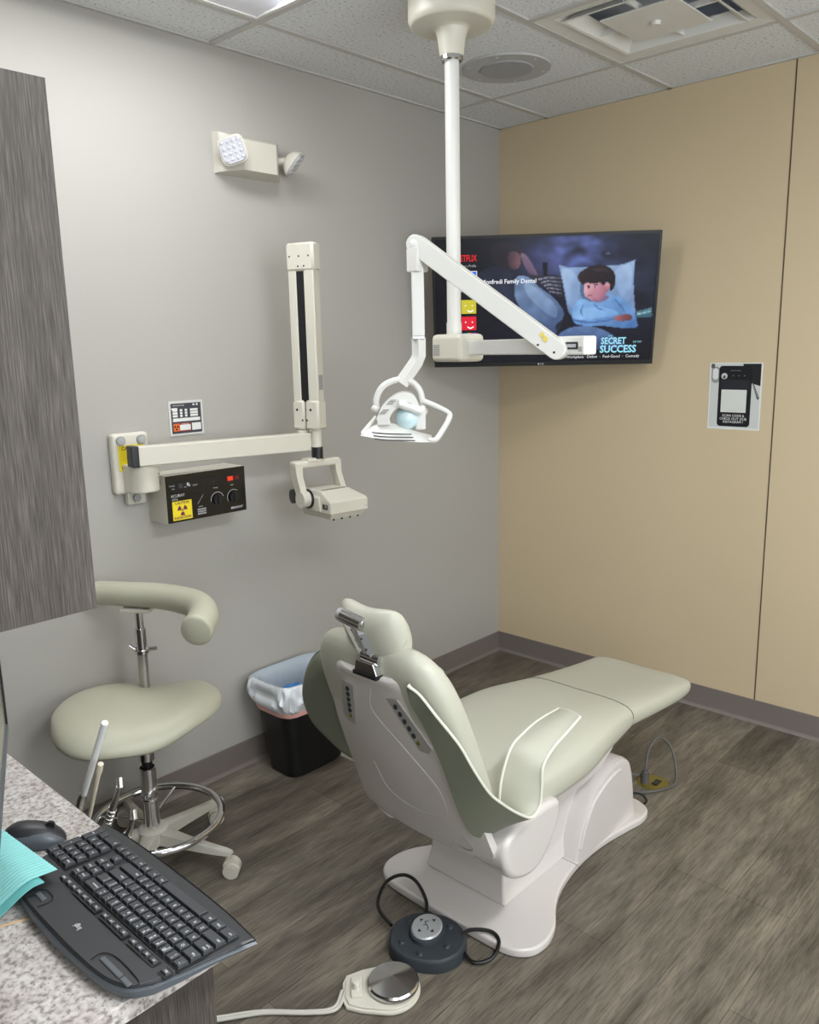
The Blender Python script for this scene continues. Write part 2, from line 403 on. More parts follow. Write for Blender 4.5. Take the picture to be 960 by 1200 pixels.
mb = MB(); mb.box((cx-.135, cy-.135, H-.004), (cx+.135, cy+.135, H+.002), 'white_metal', .002); mb.lathe([(.0, -.012), (.014, -.012), (.016, -.004), (.016, 0)], (cx, cy, H-.003), 'white_metal', 16); mb.build('centre_plate', t)
for sx, sy in ((1, 0), (-1, 0), (0, 1), (0, -1)):
    MB().box((cx+sx*.16-(.06 if sx else .004), cy+sy*.16-(.06 if sy else .004), H+.002), (cx+sx*.16+(.06 if sx else .004), cy+sy*.16+(.06 if sy else .004), H+.02), 'white_metal').build('support_strut', t, smooth=0)
mb = MB(); mb.box((x0, y0, H+.10), (x1, y1, H+.105), 'duct'); 
for a in ((x0, y0, x0+.004, y1), (x1-.004, y0, x1, y1), (x0, y0, x1, y0+.004), (x0, y1-.004, x1, y1)): mb.box((a[0], a[1], H+.005), (a[2], a[3], H+.1), 'duct')
mb.build('duct_box', t, smooth=0)

# ---------------------------------------------------------------- ceiling speaker
sc = (-.718, -.57)
t = thing('ceiling_speaker', 'round flat grey speaker grille set in the ceiling tile behind the lamp pole', 'speaker', (sc[0], sc[1], H))
MB().lathe([(0.0, -.004), (.125, -.004), (.128, -.006), (.17, -.005), (.172, .003), (0, .003)], (sc[0], sc[1], H), 'grille', 56).build('rim', t)
MB().lathe([(0.0, -.0085), (.10, -.0085), (.105, -.004), (0, -.004)], (sc[0], sc[1], H), mat('grille mesh', rgb(168, 168, 170), .7, bump=(400, .8)), 40).build('grille', t)
for k in range(6):
    a = k*PI/3+.4; MB().ball((sc[0]+.148*math.cos(a), sc[1]+.148*math.sin(a), H-.006), .005, 'white_metal', sc=(1, 1, .4), seg=8).build('screw', t)

# ---------------------------------------------------------------- emergency light
t = thing('emergency_light', 'white twin head emergency light high on the grey wall', 'emergency light', (-1.56, 0, 2.36))
mb = MB()
B0 = [(-1.70, 0, 2.295), (-1.415, 0, 2.295), (-1.415, 0, 2.435), (-1.70, 0, 2.435)]; B1 = [(-1.69, -.028, 2.298), (-1.425, -.028, 2.298), (-1.425, -.028, 2.432), (-1.69, -.028, 2.432)]
B2 = [(-1.625, -.082, 2.305), (-1.478, -.082, 2.305), (-1.478, -.082, 2.408), (-1.625, -.082, 2.408)]
mb.loft([[Vector(p) for p in r] for r in (B0, B1, B2)], 'cream_dark'); mb.build('housing', t, smooth=20)
def lamp_head(c, d, sz, name='lamp_head'):
    d = Vector(d).normalized(); u = Vector((0, 0, 1)); u = (u - d*u.dot(d)).normalized(); u = (Matrix.Rotation(.3, 3, d) @ u); r = u.cross(d)
    T = frame(c, r, u, d); mb = MB(); n = 20
    def sq(a, z, e=4):
        out = []
        for k in range(n*2):
            t_ = 2*PI*k/(2*n); cx_, sy_ = math.cos(t_), math.sin(t_)
            out.append(Vector((a*math.copysign(abs(cx_)**(2/e), cx_), a*math.copysign(abs(sy_)**(2/e), sy_), z)))
        return out
    mb.loft([sq(sz*.25, -sz*.8, 2), sq(sz*.65, -sz*.6, 2.4), sq(sz*.92, -sz*.2, 3.5), sq(sz, 0, 4), sq(sz*.93, .004, 4)], 'cream_dark', T)
    h = mb.build(name, t)
    mb = MB(); mb.loft([sq(sz*.88, .004, 4), sq(sz*.84, .009, 4)], 'led', T)
    for i in range(4):
        for j in range(4):
            mb.ball(((i-1.5)*sz*.4, (j-1.5)*sz*.4, .008), sz*.15, 'led', T, sc=(1, 1, .5), seg=8)
    mb.build('lens', h)
    return h
lamp_head((-1.675, -.085, 2.362), (-.62, -.72, -.10), .049)
lamp_head((-1.392, -.082, 2.355), (.52, -.50, -.60), .050)
MB().cyl((-1.655, -.02, 2.36), (-1.668, -.07, 2.362), .014, 'cream_dark', 12).build('swivel', t); mb = MB(); mb.cyl((-1.44, -.015, 2.365), (-1.415, -.055, 2.366), .014, 'cream_dark', 12); mb.build('swivel', t)

# ---------------------------------------------------------------- dental lamp on a ceiling pole
px, py = -1.42, -.88
t = thing('dental_lamp', 'white dental lamp hanging from a ceiling pole on a folding arm', 'dental light', (px, py, H))
MB().lathe([(0, 0), (.128, 0), (.132, -.004), (.132, -.085), (.126, -.098), (.118, -.103), (.062, -.104), (.05, -.112), (.043, -.135), (.038, -.175), (.036, -.185), (0, -.185)], (px, py, H), 'cream', 56).build('ceiling_canopy', t)
MB().lathe([(0, 0), (.034, 0), (.035, -.004), (.035, -.014), (.03, -.018), (0, -.018)], (px, py, H-.182), 'chrome', 30).build('collar', t)
MB().cyl((px, py, H-.19), (px, py, 1.70), .0225, 'white_metal', 28).build('pole', t)
MB().lathe([(0, 0), (.0245, 0), (.0245, -.04), (0, -.04)], (px, py, 1.745), 'white_metal', 28).build('pole_sleeve', t)
# hub box
A2 = Vector((-1.50, -1.40, 1.655))
hub = Vector((px, py, 1.665)); d = (Vector((A2.x, A2.y, 0)) - Vector((px, py, 0))).normalized(); nrm = Vector((-d.y, d.x, 0))
T = frame(hub, d, nrm, (0, 0, 1))
mb = MB(); mb.box((-.055, -.055, -.045), (.088, .055, .043), 'cream', .016, 4, T); h = mb.build('hub_box', t)
mb = MB(); 
for k in range(6): mb.box((-.040, -.0562, -.024+k*.006), (-.010, -.0545, -.0205+k*.006), 'label_grey', T=T)
mb.build('vent_slots', h, smooth=0); mb = MB()
for k in range(6): mb.box((-.0562, -.030, -.024+k*.006), (-.0545, .01, -.0205+k*.006), 'label_grey', T=T)
mb.build('vent_slots', h, smooth=0)
L = (Vector((A2.x, A2.y, 0)) - Vector((px, py, 0))).length
MB().box((.04, -.022, -.024), (L, .022, .022), 'white_metal', .005, 2, T).build('lower_arm', t)
L -= .045; mb = MB(); mb.box((L-.02, -.029, -.026), (L+.083, .026, .026), 'white_metal', .006, 2, T); br = mb.build('bracket', t)
mb = MB(); mb.box((L+.018, -.0305, -.010), (L+.062, -.0285, .010), 'screw', .002, 1, T); mb.box((L+.024, -.0315, -.005), (L+.056, -.030, .004), 'silver', .001, 1, T); mb.box((L+.064, -.0305, -.016), (L+.076, -.0285, -.003), 'label_grey', T=T)
mb.build('latch', br)
E0 = Vector((-1.537, -1.352, 1.654)); E1 = Vector((-1.662, -.943, 1.964))
ax = (E1-E0); LL = ax.length; axn = ax.normalized()
side = Vector((axn.y, -axn.x, 0)).normalized(); upv = axn.cross(side)*-1
if upv.z < 0: upv = -upv
T2 = frame(E0, axn, side, upv)
mb = MB()
def capsule(Lc, hw_, n=8):
    pts = []
    for k in range(n+1): a = -PI/2 + PI*k/n; pts.append((Lc + hw_*math.cos(a), hw_*math.sin(a)))
    for k in range(n+1): a = PI/2 + PI*k/n; pts.append((hw_*math.cos(a), hw_*math.sin(a)))
    return pts
mb.prism(capsule(LL, .027), -.022, .022, 'white_metal', T2, bev=.004, axis='y'); ua = mb.build('upper_arm', t)
mb = MB()
for xx, zz in ((.0, -.008), (.05, -.018), (LL-.02, -.014), (LL+.004, -.002)): 
    for sd in (-1, 1): MB().ball((xx, sd*.022, zz), .0035, 'screw', T2, sc=(1, .4, 1), seg=8).build('bolt', ua)
for q_ in (((.035, -.0235, .000), (.050, -.022, .014)), ((.052, -.0235, .004), (.062, -.022, .018))): MB().box(q_[0], q_[1], 'sticker', .001, 1, T2).build('sticker', ua)
for q_ in (((.035, .022, .000), (.050, .0235, .014)), ((.052, .022, .004), (.062, .0235, .018))): MB().box(q_[0], q_[1], 'sticker', .001, 1, T2).build('sticker', ua)
# drop column below the elbow
ex, ey = E1.x, E1.y
mb = MB(); mb.box((ex-.026, ey-.022, 1.885), (ex+.026, ey+.022, 1.955), 'white_metal', .006, 2); mb.ball((ex, ey, 1.962), .027, 'white_metal', sc=(1, .9, 1))
mb.build('elbow', t)
RZ = Matrix.Translation((ex, ey, 0)) @ Matrix.Rotation(math.radians(-47), 4, 'Z') @ Matrix.Translation((-ex, -ey, 0))
MB().box((ex-.0185, ey-.0185, 1.70), (ex+.0185, ey+.0185, 1.90), 'white_metal', .004, 2, RZ).build('drop_tube', t)
MB().box((ex-.0195, ey-.0195, 1.692), (ex+.0195, ey+.0195, 1.702), 'brushed', .002, 1, RZ).build('joint_band', t)
# head frame: axis a to the right of the room's diagonal, b away, z up
a_ = Vector((.68, -.733, 0)).normalized(); b_ = Vector((.733, .68, 0)).normalized()
hc = Vector((ex, ey, 0)) - a_*.0445; hc.z = 1.475
TH = frame(hc, a_, b_, (0, 0, 1))
mb = MB(); mb.tube([(.0445, 0, .222), (.0445, 0, .17), (.036, 0, .150), (-.010, .0, .088)], [.021, .021, .021, .021], 'white_metal', 4, TH @ Matrix.Identity(4)); mb.build('drop_bracket', t, smooth=30)
mb = MB(); arch = catmull([(-.088, 0, .012), (-.086, 0, .045), (-.066, 0, .080), (-.025, 0, .098), (.015, 0, .095), (.043, 0, .070), (.053, 0, .035), (.054, 0, .005)], 6)
mb.tube(arch, .0095, 'white_metal', 12, TH); mb.ball((-.09, 0, .012), .014, 'white_metal', TH); mb.ball((.054, -.005, .004), .015, 'white_metal', TH); mb.build('yoke', t)
hd = MB()
# curved hood: profile in the plane, extruded in depth
outer = catmull([(-.088, 0, -.018), (-.072, 0, .018), (-.045, 0, .045), (-.010, 0, .062), (.025, 0, .055), (.045, 0, .02)], 5)
inner = catmull([(-.05, 0, -.026), (-.040, 0, .000), (-.020, 0, .020), (.002, 0, .032), (.02, 0, .028), (.03, 0, .012)], 5)
poly = [(p.x, p.z) for p in outer] + [(p.x, p.z) for p in inner[::-1]]
hd.prism(poly, -.05, .055, 'white_metal', TH, bev=.003, axis='y')
hd.box((-.085, -.05, -.034), (-.045, .055, -.016), 'white_metal', .003, 1, TH)
hd.box((.03, -.03, -.052), (.062, .05, .022), 'white_metal', .006, 2, TH)
hd.cyl((-.02, -.055, .030), (.05, -.045, .004), .012, 'white_metal', 14, T=TH)
head = hd.build('head_housing', t, smooth=35)
mb = MB()
for q, (u0, z0_) in enumerate((( -.078, .000), (-.055, .028))):
    for k in range(4): 
        mb.box((u0 + .004*k - .001, -.0515, z0_+.004*k), (u0+.004*k+.018, -.0495, z0_+.004*k+.0014), 'slot', T=TH)
    mb.build('vent_slots', head, smooth=0); mb = MB()
mb = MB(); mb.ball((.006, -.012, -.014), .037, 'lens', TH, sc=(1, 1.1, 1), seg=24); 
mb.build('lens', t)
# bottom visor plate with slots plus loop handle
mb = MB(); top = catmull([(-.132, 0, -.056), (-.100, 0, -.038), (-.066, 0, -.030), (-.03, 0, -.034), (.02, 0, -.054), (.078, 0, -.070)], 5); bot = catmull([(-.134, 0, -.060), (-.09, 0, -.068), (-.03, 0, -.076), (.03, 0, -.082), (.084, 0, -.084)], 6)
n = 26
def res(pl, n):
    out = []
    for i in range(n):
        f = i/(n-1)*(len(pl)-1); k = min(int(f), len(pl)-2); out.append(pl[k].lerp(pl[k+1], f-k))
    return out
tp, bt = res(top, n), res(bot, n)
rings = []
for a, b2 in zip(tp, bt):
    rings.append([Vector((a.x, -.030, a.z)), Vector((a.x, -.024, a.z+.002)), Vector((b2.x, -.068, b2.z)), Vector((b2.x, -.074, b2.z-.001))])
mb.loft(rings, 'white_metal', TH); pl = mb.build('visor_plate', t, smooth=35)
mb = MB()
for k in range(3):
    z_ = -.052 - .0085*k; yy = -.052 - .0105*k
    mb.tube(catmull([(-.10+.004*k, yy-.008, z_-.001), (-.06, yy-.008, z_-.0055), (-.01+.005*k, yy-.008, z_-.008), (.018+.005*k, yy-.008, z_-.009)], 4), .0016, 'screw', 6, TH)
mb.build('vent_slots', pl)
mb = MB(); hp = catmull([(.055, -.02, .035), (.095, -.03, .018), (.128, -.04, .000), (.133, -.045, -.012), (.118, -.055, -.040), (.096, -.065, -.072), (.083, -.068, -.080), (.070, -.062, -.078)], 5)
mb.tube(hp, .0085, 'white_metal', 10, TH); mb.build('handle', t); mb = MB(); mb.tube(catmull([(-.132, -.035, -.058), (-.112, -.028, -.036), (-.088, -.02, -.010)], 5), .006, 'white_metal', 8, TH)
mb.build('handle', t)

# ---------------------------------------------------------------- television
tc_ = Vector((-.4045, -.5440, 1.8534)); ta = .6537; tt = .2158; TW = .97; THh = TW*.583
wd = Vector((math.sin(ta), -math.cos(ta), 0)); nn = Vector((-math.cos(ta), -math.sin(ta), 0))
up_ = Vector((0, 0, 1))*math.cos(tt) + nn*math.sin(tt); fn = wd.cross(up_)
if fn.dot(nn) < 0: fn = -fn
TT = frame(tc_, wd, up_, fn)      # local x right, y up, z out of the screen
t = thing('television', 'flat screen television on the beige wall, tilted down and showing a film menu', 'television', (0, tc_.y, 1.75))
mb = MB(); mb.box((-TW/2, -THh/2, -.03), (TW/2, THh/2, 0), 'black_gloss', .004, 2, TT); mb.box((-TW/2+.12, -THh/2+.04, -.065), (TW/2-.12, THh/2-.12, -.03), 'black', .01, 2, TT)
bz = .011; case = mb.build('case', t)
mb = MB(); mb.box((-TW/2, THh/2-bz, 0), (TW/2, THh/2, .004), 'black', T=TT); mb.box((-TW/2, -THh/2, 0), (TW/2, -THh/2+.017, .004), 'black', T=TT)
mb.box((-TW/2, -THh/2+.017, 0), (-TW/2+bz, THh/2-bz, .004), 'black', T=TT); mb.box((TW/2-bz, -THh/2+.017, 0), (TW/2, THh/2-bz, .004), 'black', T=TT); mb.build('bezel', t, smooth=0)
mb = MB(); mb.text('LG', .012, 'white_ink', TT @ Matrix.Translation((0, -THh/2+.008, .0045))); mb.ball((-.016, -THh/2+.008, .0042), .004, 'white_ink', TT, sc=(1, 1, .1), seg=10); mb.build('maker_mark', t, smooth=0)
# wall bracket behind
wp = Vector((-.02, tc_.y-.05, 1.85)); bk = TT @ Vector((0, 0, -.06))
mb = MB(); mb.box((-.02, wp.y-.12, 1.74), (0, wp.y+.12, 1.96), 'black', .003, 1); mb.tube([wp, Vector((-.12, -.62, 1.85)), bk], .02, 'black', 8)
mb.build('wall_bracket', t)
SW = TW - 2*bz; SH = THh - bz - .017; sy0 = (.017-bz)/2
layer = [0]
def S(u, v):     # picture co-ordinates of the programme on the screen, 0..100 across and 0..57 down
    return (u/100*SW - SW/2, SH/2 - v/57.0*SH + sy0)
scr = MB()
def quadc(pts, col, m='screen'):
    layer[0] += 1
    z = .0002 + layer[0]*.00004
    c = tuple(s2l(k) for k in col) + (1,)
    scr.add([Vector((*S(*p), z)) for p in pts], [tuple(range(len(pts)))], m, TT, c)
def blob(pts, col, n=5): quadc([(p.x, p.y) for p in catmull([(a, b, 0) for a, b in pts], n, True)], col)
def stext(body, u, v, size, col, ax='LEFT', sx=1.0, bold=0.0):
    layer[0] += 1; x_, y_ = S(u, v); c = tuple(s2l(k) for k in col) + (1,)
    scr.text(body, size, 'screen', TT @ Matrix.Translation((x_, y_, .0002 + layer[0]*.00004)), c, ax=ax, sx=sx, bold=bold)
# the film still is painted on a fine colour grid, shape over shape, then softened
N1, N2 = 232, 132
def cu(X, Y):    # position in the still -> screen units
    x = X/3.84 + 23; y = Y/3.84 - 20
    return ((x-2)/(266-y*.085)*100, (y + .0444*x)/(150+x*.029)*57)
IM = []
for j in range(N2):
    for i in range(N1):
        u, v = (i+.5)*100/N1, (j+.5)*57/N2
        g = math.exp(-(((u-64)/15)**2 + ((v-7)/10)**2)); g2 = math.exp(-(((u-48)/14)**2 + ((v-13)/9)**2)); g3 = math.exp(-(((u-86)/16)**2 + ((v-24)/16)**2))
        n_ = noise.noise(Vector((u*.10, v*.17, 3.1))) + .5*noise.noise(Vector((u*.24, v*.36, 9.1)))
        w_ = 1/(1+math.exp(-(u-26)/5)) * 1/(1+math.exp((v-49)/3))
        k = max(0, .62 + .75*n_)
        IM.append([9 + w_*(78*g*k + 26*g2 + 26*g3*k + 8), 11 + w_*(92*g*k + 26*g2 + 32*g3*k + 8), 18 + w_*(150*g*k + 42*g2 + 44*g3*k + 14)])
def inside(P, x, y):
    c = False; n = len(P)
    for a in range(n):
        x1, y1 = P[a]; x2, y2 = P[a-1]
        if (y1 > y) != (y2 > y) and x < (x2-x1)*(y-y1)/(y2-y1)+x1: c = not c
    return c
def paint(pts, c0, c1, d=(1, 0), amp=.10, smoothp=True, op=1.0, fr=.16):
    P = [cu(*p) for p in pts]
    if smoothp: P = [(q.x, q.y) for q in catmull([(a, b, 0) for a, b in P], 4, True)]
    us = [p[0] for p in P]; vs = [p[1] for p in P]; pr_ = [p[0]*d[0]+p[1]*d[1] for p in P]; lo, hi = min(pr_), max(pr_)
    for j in range(max(0, int(min(vs)/57*N2)), min(N2, int(max(vs)/57*N2)+1)):
        v = (j+.5)*57/N2
        for i in range(max(0, int(min(us)/100*N1)), min(N1, int(max(us)/100*N1)+1)):
            u = (i+.5)*100/N1
            if inside(P, u, v):
                t_ = min(1, max(0, (u*d[0]+v*d[1]-lo)/(hi-lo+1e-6) + amp*1.5*noise.noise(Vector((u*fr, v*fr, c0[0]*.1)))))
                k = 1 + amp*.6*noise.noise(Vector((u*fr*1.7+4, v*fr*1.7, c0[1]*.1)))
                q = IM[j*N1+i]
                for e in range(3): q[e] = q[e]*(1-op) + op*k*(c0[e]*(1-t_)+c1[e]*t_)
paint([(120, 230), (200, 190), (280, 215), (320, 300), (340, 420), (300, 470), (190, 400), (130, 320)], (26, 30, 46), (48, 54, 78), (0, 1), .3)
paint([(175, 110), (230, 80), (300, 95), (330, 130), (315, 190), (260, 205), (200, 180)], (24, 22, 30), (40, 34, 44), (1, 0), .2)
paint([(262, 130), (300, 125), (318, 150), (312, 190), (285, 205), (262, 185)], (58, 42, 50), (112, 80, 88), (1, 0), .15)
paint([(318, 132), (345, 140), (375, 190), (395, 235), (370, 238), (335, 190)], (120, 98, 118), (84, 70, 92), (0, 1), .2)
paint([(350, 225), (400, 232), (460, 228), (500, 240), (505, 330), (470, 320), (420, 270), (370, 260)], (44, 44, 58), (26, 26, 38), (0, 1), .3)
for k in range(5): paint([(392+k*14, 246+k*15), (440, 236+k*16), (500, 240+k*18), (500, 246+k*18), (440, 243+k*16), (396+k*14, 253+k*15)], (142, 142, 158), (92, 94, 116), (1, 0), .1, False)
paint([(418, 172), (438, 172), (438, 232), (418, 232)], (10, 10, 18), (14, 14, 22), (0, 1), .05, False)
paint([(288, 260), (308, 232), (352, 240), (400, 285), (460, 330), (505, 390), (505, 440), (480, 500), (430, 515), (375, 470), (320, 400), (288, 330)], (112, 136, 168), (62, 80, 118), (.3, 1), .22)
paint([(330, 262), (380, 285), (440, 335), (480, 385), (470, 430), (420, 400), (350, 330)], (140, 164, 194), (100, 124, 160), (.3, 1), .2, op=.7)
paint([(470, 470), (500, 440), (520, 400), (545, 420), (540, 500), (490, 520)], (14, 14, 22), (26, 30, 44), (0, 1), .1, op=.8)
paint([(490, 180), (535, 194), (600, 190), (700, 185), (780, 176), (836, 155), (828, 215), (826, 300), (832, 400), (838, 472), (780, 470), (640, 450), (560, 440), (528, 400), (512, 300), (500, 230)], (140, 166, 200), (96, 122, 164), (-.2, 1), .16, False)
paint([(505, 200), (560, 215), (585, 300), (560, 380), (530, 360), (512, 270)], (160, 184, 214), (118, 144, 182), (1, .4), .2, op=.7)
paint([(750, 200), (815, 180), (815, 290), (800, 350), (760, 310), (745, 250)], (162, 186, 216), (120, 146, 186), (.2, 1), .2, op=.7)
paint([(585, 290), (600, 250), (650, 300), (700, 330), (650, 350), (600, 345)], (56, 72, 108), (66, 84, 120), (0, 1), .1, op=.7)
paint([(480, 520), (510, 490), (560, 472), (640, 472), (700, 495), (760, 540), (780, 580), (480, 580)], (86, 112, 156), (44, 58, 92), (.2, 1), .25)
paint([(570, 352), (600, 340), (640, 352), (690, 325), (735, 318), (790, 345), (822, 390), (838, 440), (835, 478), (760, 478), (690, 470), (600, 470), (555, 452), (545, 400)], (124, 168, 216), (72, 110, 164), (.3, 1), .2)
paint([(560, 400), (640, 380), (720, 385), (760, 410), (700, 425), (600, 440), (556, 430)], (142, 186, 230), (112, 156, 206), (1, .2), .2, op=.75)
for a in ([(548, 436), (620, 448), (700, 440), (745, 428), (745, 434), (700, 449), (620, 458), (552, 445)], [(640, 355), (665, 380), (700, 395), (662, 388)], [(730, 330), (770, 365), (790, 410), (762, 375)], [(600, 360), (590, 400), (598, 428), (582, 400)]): paint(a, (58, 90, 140), (66, 98, 148), (1, 0), .1, False, op=.8)
paint([(604, 268), (625, 255), (665, 255), (700, 275), (704, 305), (690, 330), (668, 347), (640, 347), (620, 335), (606, 322), (603, 300)], (206, 158, 166), (146, 90, 112), (1, .25), .12)
paint([(640, 330), (668, 346), (700, 322), (715, 330), (690, 350), (655, 356)], (140, 96, 116), (110, 80, 110), (1, 0), .1, op=.8)
paint([(696, 272), (708, 262), (719, 270), (716, 292), (703, 305)], (202, 140, 148), (140, 84, 104), (0, 1), .1)
paint([(574, 236), (590, 212), (628, 190), (668, 180), (712, 188), (738, 212), (746, 248), (738, 282), (722, 302), (720, 272), (708, 258), (696, 268), (690, 276), (676, 262), (640, 268), (618, 262), (600, 272), (584, 258)], (40, 29, 32), (24, 18, 24), (1, .2), .4, fr=.9)
paint([(640, 200), (690, 192), (722, 214), (700, 212), (660, 210)], (66, 50, 54), (50, 38, 42), (1, 0), .3, op=.6)
for cx_, cy_, rr2 in ((627, 286, 8), (655, 284, 9)):
    paint([(cx_-rr2, cy_), (cx_, cy_-4), (cx_+rr2, cy_), (cx_, cy_+4)], (212, 190, 200), (190, 170, 184), (1, 0), .02, False); paint([(cx_-6, cy_-4), (cx_+1, cy_-4), (cx_+1, cy_+4), (cx_-6, cy_+4)], (34, 24, 32), (40, 28, 36), (1, 0), .02, False)
    paint([(cx_-rr2-2, cy_-11), (cx_+rr2+2, cy_-13), (cx_+rr2+2, cy_-9), (cx_-rr2-2, cy_-7)], (50, 34, 40), (50, 34, 40), (1, 0), .02, False)
paint([(616, 322), (640, 320), (640, 326), (618, 327)], (128, 60, 78), (120, 60, 80), (1, 0), .02, False)
paint([(604, 300), (616, 304), (606, 310)], (226, 176, 180), (190, 140, 150), (1, 0), .02, False)
paint([(735, 428), (765, 416), (800, 412), (818, 422), (812, 438), (780, 446), (745, 442)], (150, 92, 96), (96, 56, 62), (1, .3), .2)
paint([(834, 398), (866, 390), (906, 378), (906, 424), (870, 428), (838, 430)], (52, 84, 98), (96, 140, 152), (0, -1), .35, False); paint([(840, 408), (904, 394), (904, 400), (842, 416)], (150, 190, 200), (120, 160, 176), (1, 0), .1, False)
paint([(700, 128), (716, 120), (726, 128), (716, 132)], (90, 100, 120), (70, 80, 100), (1, 0), .1)
B2 = []
for j in range(N2):
    for i in range(N1):
        a = [0, 0, 0]; wt = 0
        for dj, di, wq in ((0, 0, 4), (0, 1, 1), (0, -1, 1), (1, 0, 1), (-1, 0, 1)):
            if 0 <= j+dj < N2 and 0 <= i+di < N1:
                q = IM[(j+dj)*N1+i+di]; wt += wq
                for e in range(3): a[e] += q[e]*wq
        B2.append(tuple(s2l(min(255, max(0, x/wt))) for x in a) + (1,))
for i in range(N1):
    for j in range(N2):
        u0, u1, v0, v1 = i*100/N1, (i+1)*100/N1, j*57/N2, (j+1)*57/N2
        scr.add([Vector((*S(*p), .0002)) for p in ((u0, v0), (u0, v1), (u1, v1), (u1, v0))], [(0, 1, 2, 3)], 'screen', TT, B2[j*N1+i])
# menu
stext('NETFLIX', 9.7, 8.6, .0375, (226, 28, 34), sx=.64, bold=.0004); stext('Choose a Profile', 10.2, 11.9, .0155, (170, 172, 180), sx=.8)
quadc([(9.0, 14.2), (19.4, 14.2), (19.4, 23.4), (9.0, 23.4)], (235, 238, 245)); quadc([(9.3, 14.5), (19.1, 14.5), (19.1, 23.1), (9.3, 23.1)], (20, 92, 232))
def face(u0, v0, wdt, col, smile=True):
    quadc([(u0, v0), (u0+wdt, v0), (u0+wdt, v0+wdt*.92), (u0, v0+wdt*.92)], col)
    for e in (.28, .74): blob([(u0+wdt*e-.35, v0+2.6), (u0+wdt*e, v0+2.2), (u0+wdt*e+.35, v0+2.6), (u0+wdt*e, v0+3.0)], (245, 245, 240), 2)
    quadc([(u0+wdt*.4, v0+4.5), (u0+wdt*.6, v0+5.2), (u0+wdt*.82, v0+4.5), (u0+wdt*.82, v0+5.1), (u0+wdt*.6, v0+5.9), (u0+wdt*.4, v0+5.1)], (245, 245, 240))
for e in (.3, .78): blob([(9.3+9.8*e-.5, 18), (9.3+9.8*e, 17.5), (9.3+9.8*e+.5, 18), (9.3+9.8*e, 18.5)], (250, 250, 250), 2)
face(12, 27.2, 6.9, (196, 186, 48)); face(12, 34.9, 6.9, (214, 26, 52))
kc = [(120, 40, 170), (40, 120, 220), (60, 190, 90), (230, 190, 50), (220, 60, 150), (120, 90, 230), (200, 60, 190)]
for k, c in enumerate(kc): quadc([(12+k*.99, 42.6), (12+(k+1)*.99, 42.6), (12+(k+1)*.99, 48.8), (12+k*.99, 48.8)], c)
stext('kids', 12.8, 46, .03, (250, 250, 255), sx=.8, bold=.001)
stext('Monfredi Family Dental', 21.3, 19.3, .0265, (235, 236, 240), sx=.95, bold=.0003)
stext('THE', 80, 45.4, .011, (150, 214, 235)); stext('SECRET', 77.0, 47.8, .040, (150, 214, 235), sx=.80, bold=.0012); stext('OF MY', 91.6, 48.4, .013, (150, 214, 235)); stext('SUCCESS', 76.6, 51.7, .045, (150, 214, 235), sx=.88, bold=.0014)
stext('Workplace · Debut  ·  Feel-Good  ·  Comedy', 95, 55.0, .0175, (225, 226, 230), ax='RIGHT')
scr.build('screen', t, smooth=0)

# ---------------------------------------------------------------- poster
def flat_sheet(name, label, cat, T, w_, h_, th=.0008):
    mb = MB(); mb.box((-w_/2, -h_/2, 0), (w_/2, h_/2, th), 'paper', T=T); return mb
PT = frame((-.0005, -1.245, 1.437), (0, -1, 0), (0, 0, 1), (-1, 0, 0))
t = thing('poster', 'letter size black and white poster of a phone taped to the beige wall', 'poster', (0, -1.245, 1.437))
MB().box((-.112, -.141, 0), (.112, .141, .001), 'paper', T=PT).build('sheet', t, smooth=0)
mb = MB(); Lz = [.0012]
def pp(pts, col):
    Lz[0] += .00015; mb.add([Vector((x_, y_, Lz[0])) for x_, y_ in pts], [tuple(range(len(pts)))], 'print', PT, tuple(s2l(k) for k in col) + (1,))
def rrect(x0, y0, x1, y1, r, n=5):
    out = []
    for cx_, cy_, a0 in ((x1-r, y0+r, -PI/2), (x1-r, y1-r, 0), (x0+r, y1-r, PI/2), (x0+r, y0+r, PI)):
        for k in range(n+1): a = a0 + PI/2*k/n; out.append((cx_+r*math.cos(a), cy_+r*math.sin(a)))
    return out
pp(rrect(-.106, -.133, .106, .137, .001, 1), (206, 208, 206))
pp([(.045, .062), (.106, .045), (.106, .137), (.03, .137)], (34, 34, 38)); pp(rrect(-.104, .055, -.066, .125, .018), (150, 152, 150)); pp(rrect(-.098, .07, -.074, .118, .011), (222, 222, 220)); pp(rrect(-.106, .118, -.09, .137, .004), (90, 90, 90))
pp([(.070, .062), (.076, .060), (.104, -.005), (.100, -.012), (.094, -.008)], (60, 60, 64)); pp([(.073, .055), (.076, .054), (.100, -.003), (.097, -.005)], (150, 150, 150))
pp(rrect(-.070, -.128, .070, .128, .014), (24, 25, 28)); pp(rrect(-.062, .03, .062, .07, .004), (40, 41, 46))
pp(rrect(-.060, .072, -.034, .098, .0129, 8), (200, 200, 200)); pp(rrect(-.053, .074, -.041, .088, .0059, 6), (90, 80, 76))
pp([(-.022, .107), (.022, .107), (.022, .109), (-.022, .109)], (130, 130, 134))
for k in range(3): pp([(-.012+k*.024, .086), (-.006+k*.024, .086), (-.006+k*.024, .088), (-.012+k*.024, .088)], (150, 150, 150))
pp(rrect(-.056, -.068, .052, .028, .002), (214, 218, 210))
Lz[0] += .0002
for s_, y_ in (('SCAN CODE &', -.0825), ('CHECK OUT OUR', -.096), ('INSTAGRAM !', -.109)):
    mb.text(s_, .0146, 'print', PT @ Matrix.Translation((0, y_, Lz[0])), (.9, .91, .9, 1), sx=.98)
mb.build('printed_picture', t, smooth=0)

